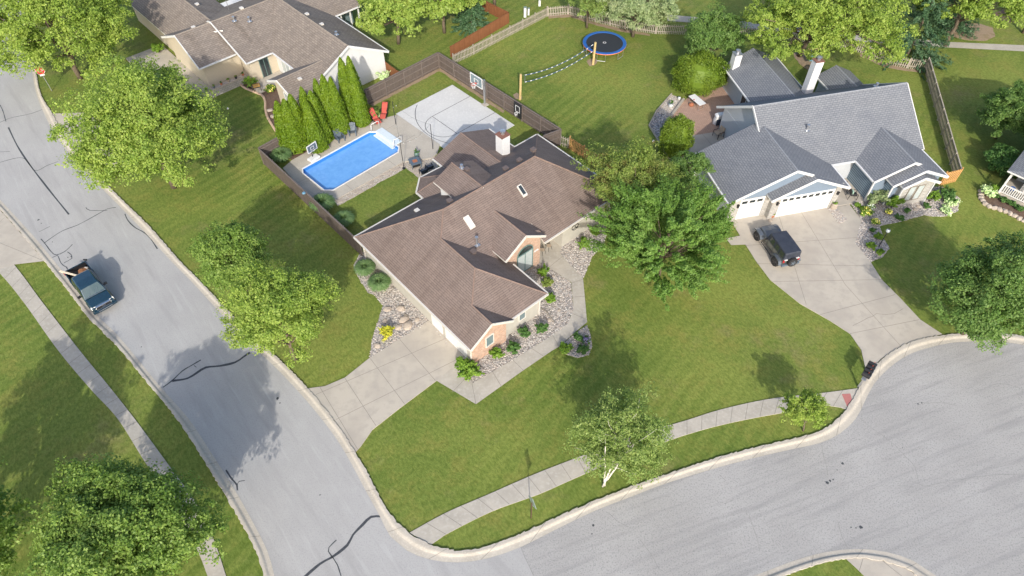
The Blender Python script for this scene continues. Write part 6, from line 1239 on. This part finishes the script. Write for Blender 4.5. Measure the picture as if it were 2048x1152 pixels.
mb = MB(); mb.box(-.025, -.025, 0, .025, .025, 2.3); mb.build("post", M['rust'], o)
mb = MB(); v = [(0, -.48), (.48, 0), (0, .48), (-.48, 0)]; mb.add([(x, -.05, 2.35+y) for x, y in v]+[(x, -.03, 2.35+y) for x, y in v], [(0, 1, 2, 3), (7, 6, 5, 4)]+[(i, 4+i, 4+(i+1) % 4, (i+1) % 4) for i in range(4)]); mb.build("sign_plate", M['signback'], o, recalc=True)
# mailbox bank
b = P(1716, 774); b2 = P(1745, 722); d = b2-b; o = empty("mailbox_stand", b, math.atan2(d.y, d.x), "timber mailbox stand at the kerb beside the grey house driveway", "mailbox stand")
mb = MB(); mb.box(-.06, -.06, 0, .06, .06, 1.0); mb.build("post", M['metal'], o); mb = MB(); mb.box(1.5, -.06, 0, 1.62, .06, 1.0); mb.build("post", M['metal'], o)
mb = MB(); mb.box(-.12, -.14, 1.0, 1.75, .14, 1.06); mb.build("crossbar", M['metal'], o)
q0 = Vector((b.x, b.y, 1.06)); dn = d.normalized(); names = ["black mailbox nearest the red paving pad, first of the four", "black mailbox second from the red paving pad", "black mailbox third from the red paving pad, with a pale label", "black mailbox farthest from the red paving pad"]
for i in range(4):
    c = q0+Vector((dn.x, dn.y, 0))*(.30+.37*i); k = empty("mailbox", c, math.atan2(dn.y, dn.x), names[i], "mailbox", "black mailboxes on the kerb stand")
    mb = MB(); prof = [(-.14, 0), (.14, 0), (.14, .17), (.10, .27), (0, .31), (-.10, .27), (-.14, .17)]; mb.loft([[(x, y, z) for x, z in prof] for y in (-.27, .27)]); mb.build("body", M['black'], k, recalc=True)
    mb = MB(); mb.loft([[(x*1.05, y, z*1.04) for x, z in prof] for y in (-.29, -.272)]); dr = mb.build("door", M['slate'], k, recalc=True)
    mb = MB(); mb.box(-.03, -.31, .2, .03, -.291, .24); mb.build("handle", M['metal'], dr)
    mb = MB(); mb.box(.145, -.1, .12, .16, -.06, .32); mb.build("flag", M['red'], k)
# garden lamp
b = P(1757, 494); o = empty("garden_lamp", b, 0, "slim garden lamp post with a clear globe in the rock bed", "lamp")
mb = MB(); mb.tube([(0, 0, 0), (0, 0, 1.75)], .035, 8); mb.build("post", M['darkmetal'], o)
mb = MB(); mb.lathe((0, 0, 1.75), [(.07, 0), (.15, .05), (.17, .17), (.12, .28), (.03, .33)], 12); mb.build("globe", M['glass_pale'], o, smooth=True)
mb = MB(); mb.lathe((0, 0, 1.74), [(.1, 0), (.1, .02)], 10); mb.lathe((0, 0, 2.06), [(.08, 0), (.02, .08)], 10); mb.build("cap", M['darkmetal'], o)
# utility boxes beyond the pickets
for i, (q, w_, h, t) in enumerate([((1050, 34), .30, 1.15, "tall pale green utility pedestal left of the pair behind the picket fence"), ((1057, 30), .22, .8, "small pale utility pedestal right of the taller one"), ((1079, 12), .26, .75, "lone pale utility pedestal furthest back")]):
    b = P(*q); o = empty("utility_box", b, 0, t, "utility box"); mb = MB(); mb.box(-w_/2, -w_/2, 0, w_/2, w_/2, h); mb.build("cabinet", M['hosta_box'] if 'hosta_box' in M else M['vinyl'], o, bevel=.02)
    mb = MB(); mb.box(-w_/2-.02, -w_/2-.02, h, w_/2+.02, w_/2+.02, h+.05); mb.build("lid", M['signback'], o)
b = P(608, 387, 1.75); mb = MB(); mb.lathe((0, 0, 0), [(.05, 0), (.16, .04), (.12, .12), (.02, .14)], 10); tag(mb.build("solar_light", M['lightblue'], loc=b), "pale blue cap light on top of the brown fence by the pool", "light")
tag(boulder("white ball lying on the lawn left of the arborvitae", (456, 218), .13, 400, 1.0, 'vinyl', 'ball'), cat='ball'); tag(boulder("white ball on the lawn at the edge of the dark gravel bed", (1307, 283), .15, 401, 1.0, 'vinyl', 'ball'), cat='ball')

# ================================================================== VEHICLES
def wheel(par, x, y, r, w_, out=1, hub='rim'):
    mb = MB(); n = 24; prof = [(-w_/2, r*.62), (-w_/2, r*.93), (-w_*.32, r), (w_*.32, r), (w_/2, r*.93), (w_/2, r*.62)]
    rings = [[(x+rr*math.cos(a/n*6.283), y+yy, r+rr*math.sin(a/n*6.283)) for a in range(n)] for yy, rr in prof]
    mb.loft(rings, caps=True); t = mb.build("wheel", M['tyre'], par, recalc=True, smooth=False)
    mb = MB(); s = out; mb.loft([[(x+rr*math.cos(a/n*6.283), y+s*yy, r+rr*math.sin(a/n*6.283)) for a in range(n)] for yy, rr in ((w_/2-.01, r*.6), (w_/2+.006, r*.58), (w_/2-.03, r*.5), (w_/2-.02, r*.15), (w_/2+.01, r*.1))])
    for k in range(5): a = k/5*6.283; mb.bar((x, y+s*(w_/2-.01), r), (x+r*.55*math.cos(a), y+s*(w_/2-.005), r+r*.55*math.sin(a)), .07, .03, up=(0, 1, 0))
    mb.build("rim", M[hub], t); return t
def sec(x, hw, z0, z1, r=.12, top=.0):
    return [(x, -hw*.92, z0), (x, -hw, z0+.12), (x, -hw, z1-r), (x, -hw+r*.8, z1), (x, 0, z1+top), (x, hw-r*.8, z1), (x, hw, z1-r), (x, hw, z0+.12), (x, hw*.92, z0)]
T0 = Vector((-34.27, 35.66)); TA = R(-45.6)
T = empty("pickup_truck", (T0.x, T0.y, .012), TA, "dark teal pickup truck parked facing the camera with a loaded open bed", "pickup truck")
mb = MB(); hw = .87   # front clip
mb.loft([sec(3.45, hw, .42, 1.12), sec(3.8, hw, .40, 1.14, top=.02), sec(4.1, hw, .40, 1.13, top=.04), sec(4.6, hw, .40, 1.08, top=.05), sec(4.95, hw*.96, .42, 1.0, top=.04), sec(5.06, hw*.90, .5, .93, .08)])
mb.loft([sec(1.55, hw, .38, 1.16, .05), sec(2.5, hw, .36, 1.16, .05), sec(3.5, hw, .38, 1.15, .05)])   # doors
for s in (-1, 1):   # bed sides
    mb.box(0.04, min(s*hw, s*(hw-.07)), .42, 1.62, max(s*hw, s*(hw-.07)), 1.16)
    for x in (1.0, 4.2): mb.loft([[(x+rr*math.cos(a/12*math.pi), s*(hw+off), .36+rr*math.sin(a/12*math.pi)) for a in range(13)] for rr, off in ((.46, -.02), (.50, .035), (.38, .035), (.38, -.02))], caps=False)
mb.box(.04, -hw+.07, .62, 1.62, hw-.07, .68); mb.box(1.52, -hw+.07, .68, 1.6, hw-.07, 1.16)
body = mb.build("body", M['truckpaint'], T, bevel=.012, recalc=True)
mb = MB(); mb.box(.0, -hw+.02, .5, .06, hw-.02, 1.14); tg = mb.build("tailgate", M['truckpaint'], T, bevel=.01)
mb = MB(); mb.box(.1, -hw+.10, .685, 1.5, hw-.10, .70); mb.box(.1, -hw+.072, .685, 1.5, -hw+.095, 1.12); mb.box(.1, hw-.095, .685, 1.5, hw-.072, 1.12); mb.box(.065, -hw+.1, .685, .09, hw-.1, 1.1); mb.box(1.5, -hw+.1, .685, 1.518, hw-.1, 1.12); mb.build("bed_liner", M['black'], T)
mb = MB()
cabs = [(1.62, .80, 1.16, .80), (1.80, .80, 1.79, .62), (1.95, .80, 1.83, .60)]
def csec(x, wb, z, wt): return [(x, -wb, 1.12), (x, -wt-.02, z-.05), (x, -wt+.06, z), (x, 0, z+.03), (x, wt-.06, z), (x, wt+.02, z-.05), (x, wb, 1.12)]
mb.loft([csec(1.64, .84, 1.20, .82), csec(1.78, .84, 1.74, .68), csec(1.95, .84, 1.83, .66), csec(2.7, .84, 1.86, .67), csec(3.35, .84, 1.83, .66), csec(3.52, .84, 1.76, .66), csec(4.02, .84, 1.19, .80)]); cab = mb.build("cab", M['truckpaint'], T, bevel=.012, recalc=True)
mb = MB(); mb.poly([(3.545, -.60, 1.765), (3.995, -.75, 1.235), (4.015, 0, 1.25), (3.565, 0, 1.79)][::-1]); mb.poly([(3.545, .60, 1.765), (3.995, .75, 1.235), (4.015, 0, 1.25), (3.565, 0, 1.79)]); wsd = mb.build("windscreen", M['winglass'], T)
mb = MB(); mb.bar((4.03, -.76, 1.215), (4.08, .76, 1.215), .07, .03); mb.bar((4.03, 0, 1.22), (3.75, .35, 1.54), .025, .02); mb.bar((4.03, -.5, 1.22), (3.75, -.1, 1.54), .025, .02); mb.build("wiper", M['slate'], wsd)
for s in (-1, 1):
    for x0, x1, t0, t1 in ((2.72, 3.66, 2.76, 3.42), (1.86, 2.62, 1.98, 2.60)):
        mb = MB(); mb.add([(x0, s*.848, 1.24), (x1, s*.848, 1.24), (t1, s*.705, 1.73), (t0, s*.705, 1.73)], [(0, 1, 2, 3) if s < 0 else (3, 2, 1, 0)]); mb.build("side_window", M['glass_dark'], T)
    mb = MB(); mb.cbox((3.5, s*1.0, 1.22), (.12, .24, .18)); mb.bar((3.5, s*.84, 1.18), (3.5, s*.95, 1.2), .05); mb.build("mirror", M['darkmetal'], T, bevel=.02)
    mb = MB(); mb.loft([[(4.80, s*.80, .80), (4.80, s*.80, .98), (4.74, s*.55, .99), (4.76, s*.55, .80)], [(5.0, s*.86, .78), (4.93, s*.86, .985), (5.02, s*.52, 1.0), (5.09, s*.52, .78)]]); mb.build("headlight", M['lampglass'], T, recalc=True, bevel=.01)
    for x in (1.0, 4.2): wheel(T, x, s*.78, .37, .24, s)
    mb = MB(); mb.box(-.01, s*.86-.05, .75, .05, s*.86+.03 if s > 0 else s*.86+.05, 1.08); mb.build("tail_light", M['taillight'], T)
mb = MB(); mb.box(5.04, -.52, .70, 5.10, .52, .93); gr_ = mb.build("grille", M['black'], T)
mb = MB(); mb.box(5.0, -.56, .93, 5.13, .56, .985); mb.box(5.10, -.56, .66, 5.13, .56, .70); mb.build("grille_surround", M['chrome'], gr_)
mb = MB(); mb.tube([(5.10, 0, .82), (5.125, 0, .82)], .055, 20); q = mb.build("emblem", M['navy'], gr_); q.scale = (1, 1.7, 1); 
mb = MB(); mb.tube([(5.10, 0, .82), (5.12, 0, .82)], .068, 20); q = mb.build("emblem_rim", M['chrome'], gr_); q.scale = (1, 1.6, 1)
mb = MB(); mb.loft([[(5.08, y, .42), (5.22-.1*abs(y), y, .42), (5.24-.1*abs(y), y, .64), (5.08, y, .66)] for y in (-.9, -.6, -.2, .2, .6, .9)]); fbp = mb.build("front_bumper", M['truckpaint'], T, recalc=True, bevel=.02)
mb = MB(); mb.bar((5.235, -.5, .62), (5.235, .5, .62), .05, .05); mb.build("chrome_strip", M['chrome'], fbp)
mb = MB(); mb.box(-.14, -.86, .42, -.01, .86, .6); mb.build("rear_bumper", M['slate'], T, bevel=.02)
def tk(x, y, z): return Matrix.Translation((T0.x, T0.y, .012)) @ Matrix.Rotation(TA, 4, 'Z') @ Vector((x, y, z))
a, b = tk(.1, -1.0, 1.45), tk(1.62, .15, .95); mb = MB(); mb.bar((0, 0, 0), b-a, .14, .05); tag(mb.build("wooden_plank", M['plankwood'], loc=a), "long pale plank sticking out over the truck bed's side", "plank")
o = boulder("heap of rusty brown debris in the truck bed", (1000, 500), .62, 410, .55, 'cardboard', 'debris_pile'); o.location = tk(1.0, .30, 1.02); tag(o, cat='debris')
o = boulder("pale lavender bag in the truck bed against the cab", (1000, 500), .22, 411, .7, 'bag', 'bag'); o.location = tk(1.15, -.45, .98); tag(o, cat='bag')
o = boulder("pinkish sack on top of the brown debris in the truck bed", (1000, 500), .2, 412, .7, 'st1', 'sack'); o.location = tk(.95, .58, 1.22); tag(o, cat='sack')
mb = MB(); mb.tube([(-.12, 0, 0), (.16, 0, 0)], .07, 8); tag(mb.build("pipe_piece", M['black'], loc=tk(-.02, .87, 1.2)), "short dark pipe on the truck's rear corner", "pipe")

# 4x4: origin at rear axle line on the left side wheel
U0 = Vector((21.08, 36.79)); UA = R(105.3)
U = empty("off_road_vehicle", (U0.x, U0.y, .052), UA, "boxy grey green off road vehicle with black hard top parked on the driveway", "off-road vehicle")
cy = -.88; hb = .70
def bx(mb, x0, x1, hw_, z0, z1): mb.box(x0, cy-hw_, z0, x1, cy+hw_, z1)
mb = MB(); mb.loft([sec(-.58, hb+.02, .55, 1.12, .04), sec(.2, hb+.04, .52, 1.13, .04), sec(1.9, hb+.04, .52, 1.13, .04), sec(2.1, hb+.03, .52, 1.13, .04)]); o_ = len(mb.v)
for i in range(len(mb.v)): mb.v[i] = mb.v[i]+Vector((0, cy, 0))
mb.build("body", M['suvpaint'], U, bevel=.02, recalc=True)
mb = MB(); mb.loft([sec(2.08, .66, .62, 1.15, .06, .03), sec(2.7, .60, .62, 1.12, .06, .04), sec(3.28, .54, .62, 1.04, .07, .03), sec(3.36, .52, .62, .98, .05)])
for i in range(len(mb.v)): mb.v[i] = mb.v[i]+Vector((0, cy, 0))
mb.build("hood", M['suvhood'], U, bevel=.01, recalc=True)
mb = MB(); hs = lambda x, w0, w1, z: [(x, cy-w0, 1.12), (x, cy-w1, z-.06), (x, cy-w1+.07, z), (x, cy+w1-.07, z), (x, cy+w1, z-.06), (x, cy+w0, 1.12)]
mb.loft([hs(-.60, .72, .68, 1.72), hs(-.54, .74, .70, 1.82), hs(.6, .74, .70, 1.85), hs(1.72, .74, .69, 1.84), hs(1.80, .74, .69, 1.78), hs(1.98, .72, .70, 1.22)]); mb.build("hard_top", M['hardtop'], U, bevel=.015, recalc=True)
mb = MB(); mb.add([(1.835, cy-.62, 1.74), (1.995, cy-.64, 1.22), (1.995, cy+.64, 1.22), (1.835, cy+.62, 1.74)], [(0, 1, 2, 3)]); mb.build("windscreen", M['winglass'], U)
for s in (-1, 1):
    for x0, x1 in ((-.44, .12), (.28, .80), (.98, 1.58)):
        mb = MB(); mb.add([(x0, cy+s*.752, 1.2), (x1, cy+s*.752, 1.2), (x1-.03, cy+s*.715, 1.68), (x0+.02, cy+s*.715, 1.68)], [(0, 1, 2, 3) if s < 0 else (3, 2, 1, 0)]); mb.build("side_window", M['glass_dark'], U)
    for xc in (0.0, 2.96):
        mb = MB(); pr = [(-.60, .62), (-.42, .90), (-.2, .96), (.25, .96), (.48, .88), (.62, .66)]
        mb.loft([[(xc+x, cy+s*.62, z), (xc+x, cy+s*.98, z-.01), (xc+x, cy+s*.99, z-.07), (xc+x, cy+s*.62, z-.06)] for x, z in pr]); mb.build("fender", M['suvhood'], U, recalc=True)
        wheel(U, xc, cy+s*.86, .42, .27, s)
    mb = MB(); mb.tube([(.62, cy+s*.9, .42), (2.3, cy+s*.9, .42)], .04, 8); mb.build("side_step", M['darkmetal'], U)
    mb = MB(); mb.cbox((-.62, cy+s*.66, .98), (.08, .14, .24)); mb.build("tail_light", M['taillight'], U)
    mb = MB(); mb.cbox((-.64, cy+s*.52, 1.14), (.10, .26, .05)); mb.build("light_bracket", M['vinyl'], U)
    mb = MB(); mb.cbox((1.82, cy+s*.88, 1.2), (.1, .18, .16)); mb.build("mirror", M['black'], U)
    mb = MB(); mb.lathe((3.34, cy+s*.34, .84), [(.1, 0), (.1, .02)], 10); mb.build("headlight", M['lampglass'], U)
    for xs in (1.72, .9, .22): mb = MB(); mb.bar((xs, cy+s*.765, .6), (xs, cy+s*.765, 1.1), .012, .02); mb.build("door_seam", M['black'], U)
mb = MB(); mb.box(-.78, cy-.78, .5, -.6, cy+.78, .66); mb.build("rear_bumper", M['slate'], U, bevel=.03); mb = MB(); mb.box(3.42, cy-.8, .5, 3.6, cy+.8, .66); mb.build("front_bumper", M['slate'], U, bevel=.03)
mb = MB(); mb.box(3.365, cy-.42, .66, 3.40, cy+.42, .97); mb.build("grille", M['black'], U)
sp = wheel(U, 0, 0, .40, .25, -1, 'slate'); sp.name = "spare_wheel"; sp.rotation_euler = (0, 0, R(-90)); sp.location = (-.78, cy-.05, .48)
mb = MB(); mb.tube([(-.9, cy, .88), (-.60, cy, .88)], .1, 8); mb.build("spare_mount", M['slate'], U)
